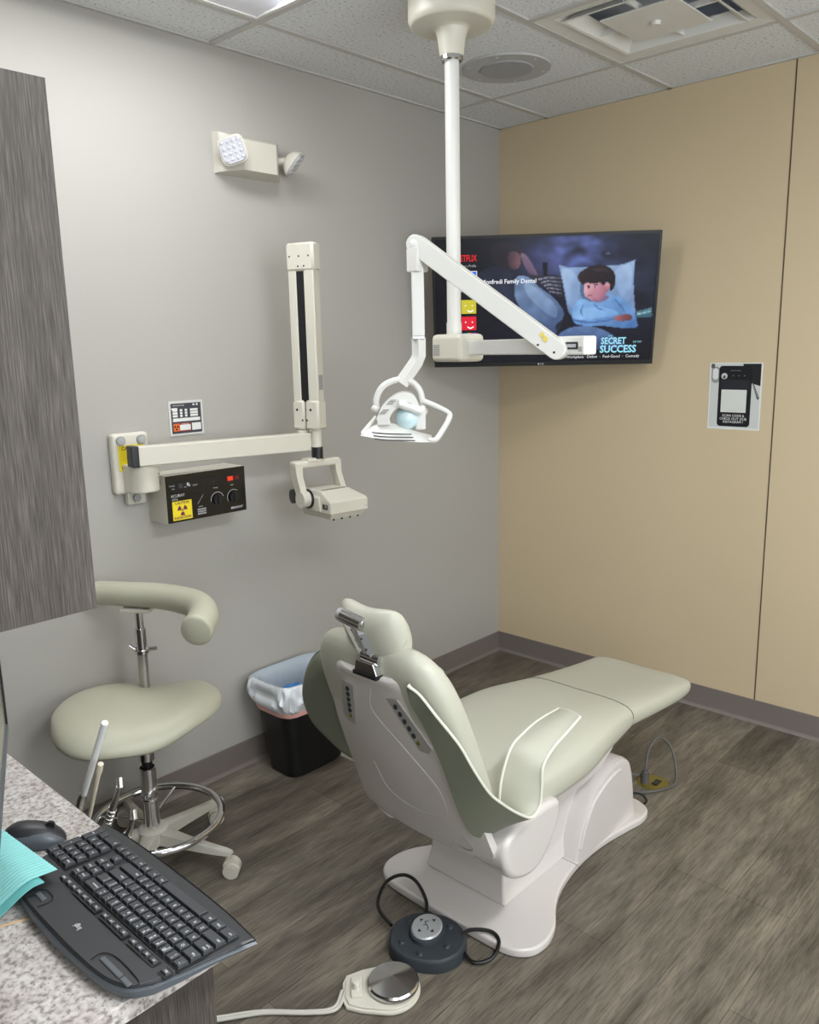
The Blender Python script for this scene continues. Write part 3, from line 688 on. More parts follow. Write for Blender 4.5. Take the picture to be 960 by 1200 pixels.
# ---------------------------------------------------------------- x-ray wall unit
t = thing('xray_unit', 'cream dental x-ray unit on a long wall arm with folded upright arm', 'x-ray machine', (-2.125, 0, 1.3))
mb = MB(); mb.box((-2.197, -.035, 1.195), (-2.062, 0, 1.403), 'cream', .012, 3)
pl = mb.build('wall_plate', t)
for xx in (-2.168, -2.092):
    mb = MB(); mb.cyl((xx, -.035, 1.378), (xx, -.043, 1.378), .016, 'label_grey', 20); mb.cyl((xx, -.043, 1.378), (xx, -.046, 1.378), .012, 'silver', 20); mb.build('bolt_cap', pl)
mb = MB(); mb.cyl((-2.125, -.035, 1.178), (-2.125, -.043, 1.178), .014, 'label_grey', 16); mb.box((-2.155, -.03, 1.155), (-2.085, -.002, 1.2), 'cream', .006, 2); mb.build('lower_tab', pl)
mb = MB(); mb.box((-2.178, -.0362, 1.275), (-2.082, -.035, 1.362), 'yellow')
Tl = frame((-2.13, -.0366, 1.318), (1, 0, 0), (0, 0, 1), (0, -1, 0))
mb.text('CAUTION', .016, 'purple', Tl @ Matrix.Translation((0, .033, 0)), bold=.0004); mb.text('RADIATION', .015, 'purple', Tl @ Matrix.Translation((0, -.033, 0)), bold=.0004)
def trefoil(mb, T, r, m='purple'):
    mb.poly([(r*.18*math.cos(2*PI*k/12), r*.18*math.sin(2*PI*k/12)) for k in range(12)], m, T)
    for k in range(3):
        a0 = PI/2 + k*2*PI/3 + PI/3; pts = [(r*.32*math.cos(a0+s*PI/6), r*.32*math.sin(a0+s*PI/6)) for s in (-1, 0, 1)] + [(r*math.cos(a0+s*PI/6), r*math.sin(a0+s*PI/6)) for s in (1, 0, -1)]
        mb.poly(pts, m, T)
trefoil(mb, Tl, .02); mb.build('warning_label', pl, smooth=0)
mb = MB()   # pivot drum on the plate
drum = [(-2.168, -.03), (-2.168, -.075)] + [(-2.118 + .05*math.cos(a), -.085 + .045*math.sin(a)) for a in [PI + k*PI/10 for k in range(11)]] + [(-2.068, -.075), (-2.068, -.03)]
mb.prism(drum, 1.205, 1.298, 'cream', bev=.005, axis='z')
for z_ in (1.232, 1.262): mb.ball((-2.075, -.103, z_), .005, 'screw', seg=8)
mb.build('pivot_drum', t)
P0 = Vector((-2.160, -.118, 1.332)); P1 = Vector((-1.475, -.225, 1.325))
d = (P1-P0).normalized(); sd = Vector((-d.y, d.x, 0)).normalized(); uu = d.cross(sd); T = frame(P0, d, sd, uu); LA = (P1-P0).length
arm = MB().box((0, -.024, -.033), (LA, .024, .033), 'cream', .003, 1, T).build('horizontal_arm', t, smooth=25)
MB().box((-.022, -.026, -.036), (.003, .026, .035), 'black', .004, 2, T).build('end_cap', arm)
mb = MB(); mb.cyl((P0.x+.06, P0.y, 1.295), (P0.x+.06, P0.y, 1.31), .028, 'cream', 24); mb.build('pivot_washer', arm)
# folded upright arm: local x runs along the broad face (toward the room), y its normal facing left
cen = Vector((-1.497, -.236, 0)); fx = Vector((.30, -.954, 0)).normalized(); fy = Vector((-.954, -.30, 0)).normalized()
TC = frame(cen, fx, fy, (0, 0, 1))
def bar(x0, x1, z0, z1, m='cream', y0=-.026, y1=.026, bev=.003): return MB().box((x0, y0, z0), (x1, y1, z1), m, bev, 1, TC)
bar(-.058, -.024, 1.45, 2.03, y0=-.021, y1=.024).build('inner_bar', t, smooth=25)
bar(.008, .050, 1.45, 2.03, y0=-.021, y1=.024).build('outer_bar', t, smooth=25)
MB().box((-.030, -.02, 1.44), (.012, .021, 1.99), 'black', .002, 1, TC).build('cable_cover', t, smooth=25)
mb = bar(-.062, .055, 1.948, 2.048, y0=-.026, y1=.029, bev=.008)
for xx, z_ in ((-.045, 2.0), (-.005, 2.0), (.035, 2.0), (-.01, 1.965), (.015, 1.965)): mb.ball((xx, .029, z_), .0035, 'screw', TC, sc=(1, .4, 1), seg=8)
mb.build('top_bracket', t)
MB().box((.0500, -.014, 1.52), (.0508, .014, 1.575), 'label_grey', T=TC).build('rating_label', t)
for x0_, x1_ in ((-.062, -.010), (-.006, .053)):
    mb = bar(x0_, x1_, 1.372, 1.482, y0=-.030, y1=.031, bev=.008)
    mb.ball(((x0_+x1_)/2-.004, .031, 1.447), .005, 'screw', TC, sc=(1, .4, 1), seg=8); mb.ball((x1_-.008 if x0_ < -.03 else x0_+.008, .031, 1.408), .004, 'screw', TC, sc=(1, .4, 1), seg=8)
    mb.build('joint_housing', t)
q = TC @ Vector((-.038, 0, 0)); MB().cyl((q.x, q.y, 1.345), (q.x, q.y, 1.37), .024, 'cream', 24).build('inner_pipe', t)
q = TC @ Vector((.022, .0, 0))
MB().cyl((q.x, q.y, 1.25), (q.x, q.y, 1.375), .019, 'cream', 24).build('outer_pipe', t)
MB().cyl((q.x, q.y, 1.262), (q.x, q.y, 1.306), .0215, 'black', 24).build('collar', t)
# tube head hanging in a yoke
hx, hy = q.x, q.y
TK = Matrix.Translation((hx-.020, hy+.012, .044)) @ Matrix.Rotation(math.radians(-6), 4, 'Z') @ Matrix.Translation((0, 0, 1.222)) @ Matrix.Scale(.9, 4) @ Matrix.Translation((0, 0, -1.222))
mb = MB(); mb.box((-.035, -.028, 1.205), (.035, .028, 1.222), 'cream', .005, 2, TK); 
mb.box((-.098, -.024, 1.182), (.135, .024, 1.214), 'cream', .010, 3, TK)
for x_a, x_b in ((-.098, -.062), (.103, .135)):
    rings = []
    for k, (dz, dy, dx) in enumerate(((1.205, 0, 0), (1.15, 0, .006), (1.09, -.012, .014), (1.045, -.024, .018))):
        dx_ = dx if x_a < 0 else dx*1.4
        hwid = .024 - .001*k
        rings.append([Vector((x_a+dx_, dy-hwid, dz)), Vector((x_b+dx_-.006*(k > 0), dy-hwid, dz)), Vector((x_b+dx_-.006*(k > 0), dy+hwid, dz)), Vector((x_a+dx_, dy+hwid, dz))])
    mb.loft(rings, 'cream', TK)
mb.build('yoke', t, smooth=30)
mb = MB(); mb.cyl((-.086, -.028, 1.055), (-.046, -.028, 1.055), .034, 'cream', 32, T=TK); mb.build('pivot_cap', t)
MB().cyl((-.050, -.028, 1.055), (-.042, -.028, 1.055), .041, 'black', 32, T=TK).build('pivot_ring', t)
MB().cyl((-.085, .035, 1.062), (-.06, .03, 1.062), .03, 'black', 24, T=TK).build('rear_knob', t)
mb = MB()   # housing: body of tapered sections along z
def rect(x0, x1, y0, y1, z): return [Vector((x0, y0, z)), Vector((x1, y0, z)), Vector((x1, y1, z)), Vector((x0, y1, z))]
b = bmesh.new()
def solid(rs, m, bev, mbx, T):
    b = bmesh.new(); vs = [[b.verts.new(p) for p in r] for r in rs]; n = 4
    b.faces.new(vs[0][::-1]); b.faces.new(vs[-1])
    for i in range(len(vs)-1):
        for j in range(n): b.faces.new((vs[i][j], vs[i][(j+1) % n], vs[i+1][(j+1) % n], vs[i+1][j]))
    bmesh.ops.recalc_face_normals(b, faces=list(b.faces))
    if bev: bmesh.ops.bevel(b, geom=list(b.edges), offset=bev, segments=3, affect='EDGES', profile=.5)
    mbx.bm(b, m, T)
solid([rect(-.036, .160, -.175, .055, 1.000), rect(-.036, .160, -.175, .055, 1.055), rect(-.028, .118, -.098, .050, 1.092)], 'cream', .007, mb, TK)
solid([rect(-.043, .02, -.11, .05, 1.005), rect(-.043, .02, -.10, .05, 1.07)], 'cream', .008, mb, TK)
hs = mb.build('tube_head', t, smooth=35)
mb = MB(); mb.box((-.012, -.094, 1.0905), (.105, -.080, 1.0945), 'slot_warm', T=TK); mb.build('top_slot', hs, smooth=0)
mb = MB(); mb.box((-.0372, -.155, 1.022), (-.0355, -.120, 1.042), 'screw', T=TK); mb.box((-.0378, -.150, 1.028), (-.037, -.136, 1.040), 'label_grey', T=TK); mb.build('angle_scale', hs, smooth=0)
mb = MB(); solid([rect(-.02, .14, -.15, .045, .975), rect(-.03, .155, -.168, .05, 1.002)], 'cream', .005, mb, TK)
for k in range(4): mb.ball((-.006+k*.042, -.152, .977), .005, 'screw', TK, seg=8)
mb.build('base_cover', hs)
mb = MB(); mb.text('°—', .014, 'screw', TK @ frame((.145, -.1755, 1.02), (1, 0, 0), (0, 0, 1), (0, -1, 0))); mb.build('small_mark', hs, smooth=0)

# ---------------------------------------------------------------- control box
t = thing('xray_control_box', 'cream and black x-ray control box with yellow warning sticker under the arm', 'control panel', (-1.90, 0, 1.165))
mb = MB(); mb.prism([(0, 1.083), (0, 1.252), (-.118, 1.252), (-.122, 1.245), (-.122, 1.088), (-.118, 1.083)], -2.062, -1.737, 'cream', axis='x'); mb.build('case', t, smooth=20)
mb = MB(); mb.box((-2.063, -.127, 1.086), (-1.736, -.122, 1.251), 'black_gloss', .001, 1); face_ = mb.build('face_panel', t, smooth=20)
TF = frame((-1.8995, -.1275, 1.1685), (1, 0, 0), (0, 0, 1), (0, -1, 0))
mb = MB()
def fb(x0, y0, x1, y1, m, dz=.0002): mb.add([(x0, y0, dz), (x1, y0, dz), (x1, y1, dz), (x0, y1, dz)], [(0, 1, 2, 3)], m, TF)
fb(-.155, .030, .155, .060, mat('panel strip', rgb(16, 18, 24), .25)); fb(.086, .036, .110, .052, 'red', .0004); fb(.116, .036, .138, .052, 'dkred2', .0004)
mb.text('kVp', .010, 'orange', TF @ Matrix.Translation((.098, .044, .0006))); mb.text('mA', .009, 'dkred', TF @ Matrix.Translation((.127, .044, .0006)))
mb.text('POWER', .0065, 'white_ink', TF @ Matrix.Translation((-.142, .047, .0005))); mb.text('ON', .0065, 'white_ink', TF @ Matrix.Translation((-.138, .036, .0005)))
fb(-.116, .036, -.100, .052, 'slate', .0004); mb.text('mA', .0065, 'white_ink', TF @ Matrix.Translation((-.090, .038, .0005))); mb.text('READY', .0065, 'white_ink', TF @ Matrix.Translation((-.05, .040, .0005)))
fb(-.083, .042, -.075, .052, 'white_ink', .0004); fb(-.077, .038, -.070, .046, 'label_grey', .0005); fb(.024, .041, .030, .047, 'slate', .0004)
mb.text('ACURAY', .0145, 'white_ink', TF @ Matrix.Translation((-.122, .011, .0005)), sx=.95); mb.text('071A', .0105, 'white_ink', TF @ Matrix.Translation((-.134, -.0015, .0005)))
mb.text('BELMONT', .0105, 'white_ink', TF @ Matrix.Translation((.120, -.066, .0005)), sx=1.1, bold=.0003)
mb.text('POWER', .006, 'white_ink', TF @ Matrix.Translation((.033, .018, .0005))); mb.text('TIME', .006, 'white_ink', TF @ Matrix.Translation((.103, .019, .0005)))
mb.text('SERIAL', .006, 'white_ink', TF @ Matrix.Translation((-.033, -.040, .0005)))
for k in range(3): fb(-.047, -.052-k*.008, -.012, -.047-k*.008, 'label_grey', .0004)
mb.tube([(-.045, -.03, .0006), (-.020, .002, .0006)], .0005, 'white_ink', 4, TF)
mb.build('panel_print', face_, smooth=0)
for kx, ka in ((.038, (20, 190)), (.108, (50, 215))):
    mb = MB(); mb.cyl((kx, -.025, 0), (kx, -.025, .008), .019, 'black', 28, T=TF); mb.box((kx-.003, -.043, .007), (kx+.003, -.007, .013), 'black', .001, 1, TF); kn = mb.build('dial_knob', face_)
    mb = MB(); pts = [(kx + .027*math.cos(math.radians(a)), -.025 + .027*math.sin(math.radians(a)), .0008) for a in range(ka[0], ka[1]+1, 8)]
    mb.tube(pts, .0011, 'white_ink', 4, TF, flat=(1, 1)); mb.build('dial_scale', kn)
mb = MB(); fb(-.146, -.075, -.069, -.008, 'yellow', .0006)
mb.text('CAUTION', .0125, 'purple', TF @ Matrix.Translation((-.1075, -.0155, .0009)), bold=.0004); mb.text('RADIATION', .0125, 'purple', TF @ Matrix.Translation((-.1075, -.0675, .0009)), bold=.0004)
trefoil(mb, TF @ Matrix.Translation((-.1075, -.041, .0009)), .020); mb.build('warning_sticker', face_, smooth=0)
mb = MB(); mb.cyl((-1.736, -.10, 1.228), (-1.726, -.10, 1.228), .007, 'dkred2', 12); mb.build('exposure_switch', t)

# ---------------------------------------------------------------- wall notice
TN = frame((-1.887, -.0005, 1.435), (1, 0, 0), (0, 0, 1), (0, -1, 0))
t = thing('wall_notice', 'small dark printed exposure chart in a clear holder above the x-ray arm', 'notice', (-1.887, 0, 1.435))
MB().box((-.070, -.062, 0), (.070, .062, .003), 'acrylic', T=TN).build('clear_holder', t, smooth=0)
mb = MB(); mb.box((-.062, -.055, .003), (.062, .053, .0035), 'slate', T=TN)
def nb(x0, y0, x1, y1, m, dz=.0038): mb.add([(x0, y0, dz), (x1, y0, dz), (x1, y1, dz), (x0, y1, dz)], [(0, 1, 2, 3)], m, TN)
nb(-.060, .030, -.036, .037, 'paper')
for y_ in (.028, .018, .008):
    for x0_, x1_ in ((-.056, -.036), (-.026, -.016), (-.006, .004), (.016, .048)): nb(x0_, y_-.004, x1_, y_+.004, 'paper', .0039)
nb(.028, .043, .036, .049, 'paper'); nb(.042, .043, .050, .049, 'paper'); nb(-.056, -.012, .056, .000, 'paper'); nb(-.056, -.048, .016, -.018, 'dkred'); nb(-.056, -.046, -.032, -.019, 'orange', .0040); nb(-.030, -.044, .014, -.024, 'paper', .0040); nb(.020, -.046, .058, -.020, 'paper')
mb.text('WARNING', .006, 'paper', TN @ Matrix.Translation((-.008, -.0215, .0042))); trefoil(mb, TN @ Matrix.Translation((-.044, -.033, .0042)), .010, 'ink')
mb.text('EXPOSURE TIMES', .006, 'paper', TN @ Matrix.Translation((-.03, .045, .0042)))
mb.build('printed_card', t, smooth=0)

# ================================================================ dental chair (runs along x, head end at the left)
YC = -1.215
t = chair = thing('dental_chair', 'reclining dental chair with sage green upholstery and white shell, facing the beige wall', 'dental chair', (-1.42, YC, 0))
half = [(-1.905, 0), (-1.903, .15), (-1.895, .235), (-1.86, .285), (-1.80, .300), (-1.73, .283), (-1.66, .24), (-1.58, .205), (-1.48, .182), (-1.37, .172), (-1.25, .178), (-1.13, .198), (-1.06, .210), (-1.00, .198), (-.968, .150), (-.962, .08), (-.962, 0)]
c1 = catmull([(x, y, 0) for x, y in half], 4)
outl = [(p.x, YC+p.y) for p in c1] + [(p.x, YC-p.y) for p in c1[::-1][1:-1]]
mb = MB(); mb.prism(outl, 0.001, .030, 'chair_white', bev=.008, seg=3); bp_ = mb.build('base_plate', t)
mb = MB(); mb.box((-1.4495, YC-.185, .0295), (-1.4475, YC+.185, .0303), 'slot'); mb.build('plate_seam', bp_, smooth=0)
# rear pump cover
mb = MB()
solid([rect(-1.768, -1.30, -1.345, -1.030, .028), rect(-1.752, -1.30, -1.330, -1.040, .090), rect(-1.745, -1.36, -1.325, -1.045, .315)], 'chair_white', .010, mb, Matrix.Identity(4))
mb.build('pump_cover', t, smooth=30)
# lift arm between the pump cover and the seat
mb = MB(); mb.prism([(-1.72, .30), (-1.50, .10), (-1.30, .10), (-1.18, .30), (-1.20, .385), (-1.70, .385)], YC-.115, YC+.15, 'chair_white', bev=.01, axis='y')
mb.prism([(-1.78, .33), (-1.72, .30), (-1.35, .325), (-1.26, .375), (-1.30, .41), (-1.78, .40)], YC-.20, YC+.20, 'chair_white', bev=.008, axis='y'); mb.build('lift_housing', t, smooth=30)
# front tower
tw = catmull([(-1.440, .029, 0), (-1.425, .09, 0), (-1.395, .16, 0), (-1.345, .225, 0), (-1.285, .258, 0), (-1.225, .276, 0), (-1.165, .280, 0), (-1.118, .265, 0), (-1.09, .228, 0), (-1.068, .15, 0), (-1.052, .029, 0)], 4)
rings = []
for yo, sc_ in ((-.176, .93), (-.172, .98), (-.160, 1.0), (-.145, 1.0), (.145, 1.0), (.160, 1.0), (.172, .98), (.176, .93)):
    rings.append([Vector((-1.26 + (p.x+1.26)*sc_, YC+yo, .029 + (p.y-.029)*sc_)) for p in tw])
mb = MB(); mb.loft(rings, 'chair_white'); mb.tube([( p.x*.9-.132, YC-.176, .03+(p.y-.03)*.86) for p in tw[3:26]], .006, 'chair_white', 8)
mb.build('front_tower', t, smooth=40)
# hip pods
def pod(sg, yo_):
    mb = MB()
    prof = [(-1.975, .345), (-1.965, .405), (-1.89, .432), (-1.75, .432), (-1.712, .410), (-1.722, .355), (-1.78, .285), (-1.83, .258), (-1.89, .262), (-1.945, .29)]
    cc = catmull([(x, z, 0) for x, z in prof], 4, True)
    b = bmesh.new(); n = len(cc)
    ra = [b.verts.new((p.x, YC-.17*1, p.y)) for p in cc]; rb = [b.verts.new((p.x, YC+yo_, p.y)) for p in cc]
    b.faces.new(ra); b.faces.new(rb[::-1])
    for i in range(n): b.faces.new((ra[i], rb[i], rb[(i+1) % n], ra[(i+1) % n]))
    bmesh.ops.recalc_face_normals(b, faces=list(b.faces))
    bmesh.ops.bevel(b, geom=[e for e in b.edges if e.verts[0] in rb and e.verts[1] in rb], offset=.018, segments=4, affect='EDGES', profile=.5)
    mb.bm(b, 'chair_white')
    return mb if sg < 0 else mb.mirror_y(YC)
for sg in (-1, 1): pod(sg, -.285 if sg < 0 else -.205).build('arm_mount', t, smooth=40)
MB().box((-1.97, YC-.14, .345), (-1.78, YC+.12, .42), 'chair_white', .015, 3).build('hip_frame', t)
# seat cushion as cross-sections along x
st = [(-2.00, .490, .425, .205), (-1.96, .520, .405, .235), (-1.86, .527, .375, .252), (-1.74, .529, .362, .264), (-1.60, .532, .358, .268), (-1.48, .534, .362, .264), (-1.38, .530, .374, .250), (-1.28, .518, .376, .234), (-1.172, .501, .380, .217),
      (-1.168, .5005, .384, .2165), (-1.05, .482, .372, .214), (-.92, .464, .358, .212), (-.79, .450, .348, .210), (-.715, .442, .350, .206), (-.683, .431, .362, .196), (-.670, .412, .384, .176)]
def sect(x, zt, zb, hw_, e=3.2, n=36, dish=.012):
    zc = (zt+zb)/2; hz = (zt-zb)/2; out = []
    for k in range(n):
        a = 2*PI*k/n; ca, sa = math.cos(a), math.sin(a)
        y = hw_*math.copysign(abs(ca)**(2/e), ca); z = hz*math.copysign(abs(sa)**(2/2.8), sa)
        if sa > 0: z -= dish*(1-(y/hw_)**2)*min(1, sa*1.5)
        out.append(Vector((x, YC+y, zc+z)))
    return out
def lerp_st(st, m=4):
    out = []
    for i in range(len(st)-1):
        for k in range(m):
            f = k/m
            p = [st[max(i-1, 0)], st[i], st[i+1], st[min(i+2, len(st)-1)]]
            out.append(tuple(0.5*((2*p[1][c])+(p[2][c]-p[0][c])*f+(2*p[0][c]-5*p[1][c]+4*p[2][c]-p[3][c])*f*f+(3*p[1][c]-p[0][c]-3*p[2][c]+p[3][c])*f**3) for c in range(4)))
    out.append(st[-1]); return out
mb = MB(); mb.loft([sect(*q) for q in lerp_st(st[:9])], 'vinyl'); seat = mb.build('seat_cushion', t, smooth=60)
mb = MB(); mb.loft([sect(*q) for q in lerp_st(st[9:])], 'vinyl'); lg = mb.build('leg_cushion', t, smooth=60)
mb = MB(); q = sect(-1.170, .5005, .384, .216); mb.tube([p for p in q[0:19]], .0022, 'seamline', 6)
mb.build('seam', seat)
mb = MB(); q = sect(-.775, .4475, .351, .2085); mb.tube([p for p in q], .0014, 'vinyl', 6, closed=True); mb.build('toe_seam', lg)
mb = MB(); mb.box((-1.30, YC-.13, .36), (-.84, YC+.13, .385), 'chair_white', .008); mb.build('leg_rest_frame', t)
# backrest: local rows from bottom to top -> (centre x of front face, z, half width, thickness)
YCB = -1.237
bt0 = Vector((-1.915, 0, .458)); bt1 = Vector((-2.109, 0, .942)); dirb = (bt1-bt0).normalized(); nb_ = Vector((-dirb.z, 0, dirb.x)); 
if nb_.x > 0: nb_ = -nb_          # points to the rear (towards -x)
Lb = (bt1-bt0).length
rows = [(-.01, .195, .06), (.03, .225, .095), (.10, .238, .112), (.20, .242, .120), (.30, .240, .122), (.40, .234, .120), (.465, .222, .114), (.510, .203, .100), (.540, .178, .080), (.558, .145, .055), (.565, .10, .025)]
def brow(s_, hw_, th, n=36):
    out = []
    c = bt0 + dirb*s_ + nb_*.058
    for k in range(n):
        a = 2*PI*k/n; ca, sa = math.cos(a), math.sin(a)
        y = hw_*math.copysign(abs(ca)**(2/3.4), ca); o_ = th/2*math.copysign(abs(sa)**(2/2.6), sa)
        if sa < 0: o_ += .010*(1-(y/hw_)**2)
        p = c + nb_*o_; out.append(Vector((p.x, YCB+y, p.z)))
    return out
rr_ = []
for i in range(len(rows)-1):
    for k in range(4):
        f = k/4; rr_.append(tuple(rows[i][c]+(rows[i+1][c]-rows[i][c])*f for c in range(3)))
rr_.append(rows[-1])
# smooth row values
for _ in range(2): rr_ = [rr_[0]] + [tuple((rr_[i-1][c]+2*rr_[i][c]+rr_[i+1][c])/4 for c in range(3)) for i in range(1, len(rr_)-1)] + [rr_[-1]]
mb = MB(); mb.loft([brow(*q) for q in rr_], 'vinyl'); back = mb.build('back_cushion', t, smooth=60)
mb = MB(); q = brow(.50, .2065, .1055); mb.tube(q[18:] + q[:1], .0013, 'vinyl', 6); mb.build('back_seam', back)
# rear shell: rows (distance along, half width), rear surface bulged
def spt(s_, y, o_): p = bt0 + dirb*s_ + nb_*o_; return Vector((p.x, YCB+y, p.z))
shr = [(-.085, .17), (-.083, .210), (-.070, .232), (-.045, .239), (.00, .236), (.08, .231), (.16, .226), (.26, .215), (.35, .197), (.42, .170), (.47, .138), (.500, .112), (.508, .095)]
def sh_off(s_, y, hw_):
    e = abs(y)/hw_
    o_ = .104 + .016*(1-e**3)                       # bulge
    g = math.exp(-(((y)/.10)**2 + ((s_-.18)/.16)**2)); o_ += .008*g
    o_ += .006*math.exp(-((s_-.50)/.02)**2)*(1-e**4)
    return o_
rings = []
N_ = 28
for i in range(len(shr)-1):
    for k in range(4):
        f = k/4; s_ = shr[i][0]+(shr[i+1][0]-shr[i][0])*f; hw_ = shr[i][1]+(shr[i+1][1]-shr[i][1])*f
        rings.append((s_, hw_))
rings.append(shr[-1])
R_ = []
for s_, hw_ in rings:
    row = [spt(s_, -hw_+2*hw_*j/N_, sh_off(s_, -hw_+2*hw_*j/N_, hw_)) for j in range(N_+1)]
    row += [spt(s_, hw_-.004, .080), spt(s_, -hw_+.004, .080)]
    R_.append(row)
mb = MB(); mb.loft(R_, 'chair_white'); shell = mb.build('back_shell', t, smooth=50)
# embossed contour on the shell
mb = MB(); cpts = catmull([(.46, -.01, 0), (.38, .015, 0), (.28, -.06, 0), (.16, -.13, 0), (.06, -.12, 0), (.03, -.02, 0), (.06, .08, 0), (.16, .10, 0)], 6)
mb.tube([spt(p.x, p.y, sh_off(p.x, p.y, .235)-.0026) for p in cpts], .004, 'chair_white', 8); mb.build('embossed_line', shell)
# key pads on both edges
for sg in (-1, 1):
    mb = MB(); q = [spt(s_, sg*y, sh_off(s_, y, .24)+.001) for s_, y in ((.445, .060), (.452, .098), (.31, .160), (.290, .145), (.290, .115))]
    ctr = sum(q, Vector())/len(q)
    mb.add(q + [p - nb_*.004 for p in q], [(0, 1, 2, 3, 4) if sg > 0 else (4, 3, 2, 1, 0)] + [(i, (i+1) % 5, 5+(i+1) % 5, 5+i) for i in range(5)], mat('touch pad', rgb(168, 166, 162), .35) if sg < 0 else bpy.data.materials['touch pad'])
    pad = mb.build('touch_pad', shell, smooth=0)
    for k in range(6):
        s_ = .428 - .0215*k; y = .086 + .0072*k
        p = spt(s_, sg*y, sh_off(s_, y, .235)+.0025)
        mb = MB(); mb.ball(p, .0072 if k < 5 else .0062, 'pedal' if k < 5 else 'brass', sc=(.3, 1, 1), seg=12); mb.build('button', pad)
mb = MB(); p = spt(-.035, -.15, sh_off(-.035, -.15, .235)+.001); mb.tube([p + Vector((0, .035*math.cos(a), .020*math.sin(a))) + nb_*0 - Vector((.006*math.sin(a), 0, 0)) for a in [k*2*PI/20 for k in range(20)]], .0018, 'label_grey', 6, closed=True)
mb.build('round_emblem', shell)
# headrest
hcx, hcz = -2.180, .982; hz_ = Vector((-.34, 0, .94)).normalized(); hn = Vector((.94, 0, .34))
rings = []
for k in range(33):
    f = -1 + 2*k/32; y = -.012 + .102*f; e = max(0.0, 1 - abs(f)**3.2)**(1/2.4)
    tall = .078*(.25+.75*e) + .012*abs(f)**2*(abs(f) < .93); thick = .038*(.15+.85*e); 
    off = .022*f*f - .008; up0 = .014*f*f
    row = []
    for j in range(24):
        a = 2*PI*j/24; ca, sa = math.cos(a), math.sin(a)
        p = Vector((hcx, YCB+y, hcz)) + hz_*(tall*math.copysign(abs(sa)**.85, sa) + up0*.6) + hn*(thick*ca + off)
        row.append(p)
    rings.append(row)
mb = MB(); mb.loft(rings, 'vinyl'); hr = mb.build('headrest', t, smooth=70)
mb = MB(); mb.tube([rings[k][14] for k in range(16)][::-1] + [], .0013, 'vinyl', 6); mb.build('headrest_seam', hr)
# headrest bracket
mb = MB(); mb.tube([(-2.226, YCB-.005, 1.035), (-2.206, YCB-.015, .955)], [.038, .034], 'black', 4, flat=(.15, 1)); mb.build('mount_plate', t)
p0 = Vector((-2.232, YCB+.004, 1.024)); dl = Vector((.030, -.022, -.096))
mb = MB(); mb.cyl(p0 + Vector((0, .036, .004)), p0 + Vector((0, -.034, -.004)), .0185, 'chrome', 28); mb.cyl(p0 + Vector((0, .050, .005)), p0 + Vector((0, .036, .004)), .0165, 'label_grey', 28); mb.cyl(p0 + Vector((0, -.034, -.004)), p0 + Vector((0, -.037, -.004)), .009, 'brushed', 16); mb.build('upper_pivot', t)
for yy in (-.020, .020):
    mb = MB(); mb.tube([p0 + Vector((0, yy, -.005)), p0 + dl + Vector((0, yy, 0))], [.017, .014], 'chrome', 4, flat=(1, .55)); mb.build('link', t, smooth=20)
mb = MB(); q0 = p0 + dl*.28 + Vector((-.014, -.022, 0)); q1 = p0 + dl*.82 + Vector((-.014, -.022, 0)); mb.tube([q0, q1], [.017, .017], 'silver', 4, flat=(.4, 1))
for f_ in (.2, .75): mb.ball(q0.lerp(q1, f_) + Vector((-.007, -.004, 0)), .003, 'screw', seg=8)
mb.build('link_plate', t, smooth=20)
mb = MB(); mb.cyl(p0 + dl + Vector((0, .020, .001)), p0 + dl + Vector((0, -.040, -.002)), .017, 'chrome', 24); mb.build('lower_pivot', t)
mb = MB(); c_ = p0 + dl; mb.prism([(c_.y-.030, c_.z-.008), (c_.y+.030, c_.z-.008), (c_.y+.036, c_.z-.036), (c_.y-.042, c_.z-.036)], c_.x-.022, c_.x+.004, 'chrome', bev=.003, axis='x'); mb.box((c_.x-.026, c_.y-.044, c_.z-.046), (c_.x+.006, c_.y+.038, c_.z-.036), 'black', .001, 1); mb.build('socket', t, smooth=30)
# sling arms
rows_ = [  # outer edge , inner edge
    ((-2.228, -1.404, .901), (-2.222, -1.398, .893)),
    ((-2.215, -1.430, .880), (-2.215, -1.402, .855)),
    ((-2.205, -1.470, .838), (-2.195, -1.425, .795)),
    ((-2.165, -1.505, .762), (-2.160, -1.440, .705)),
    ((-2.135, -1.525, .692), (-2.130, -1.445, .625)),
    ((-2.090, -1.535, .618), (-2.095, -1.448, .530)),
    ((-2.035, -1.540, .562), (-2.045, -1.450, .450)),
    ((-1.975, -1.545, .512), (-1.975, -1.450, .418)),
    ((-1.925, -1.547, .482), (-1.935, -1.450, .430)),
    ((-1.893, -1.548, .500), (-1.935, -1.450, .490)),
    ((-1.885, -1.548, .550), (-1.925, -1.450, .555)),
    ((-1.880, -1.548, .605), (-1.885, -1.450, .625)),
    ((-1.835, -1.548, .638), (-1.825, -1.448, .645)),
    ((-1.770, -1.548, .658), (-1.745, -1.446, .655)),
    ((-1.700, -1.546, .676), (-1.650, -1.446, .653)),
]
oc = catmull([r[0] for r in rows_], 5); ic = catmull([r[1] for r in rows_], 5)
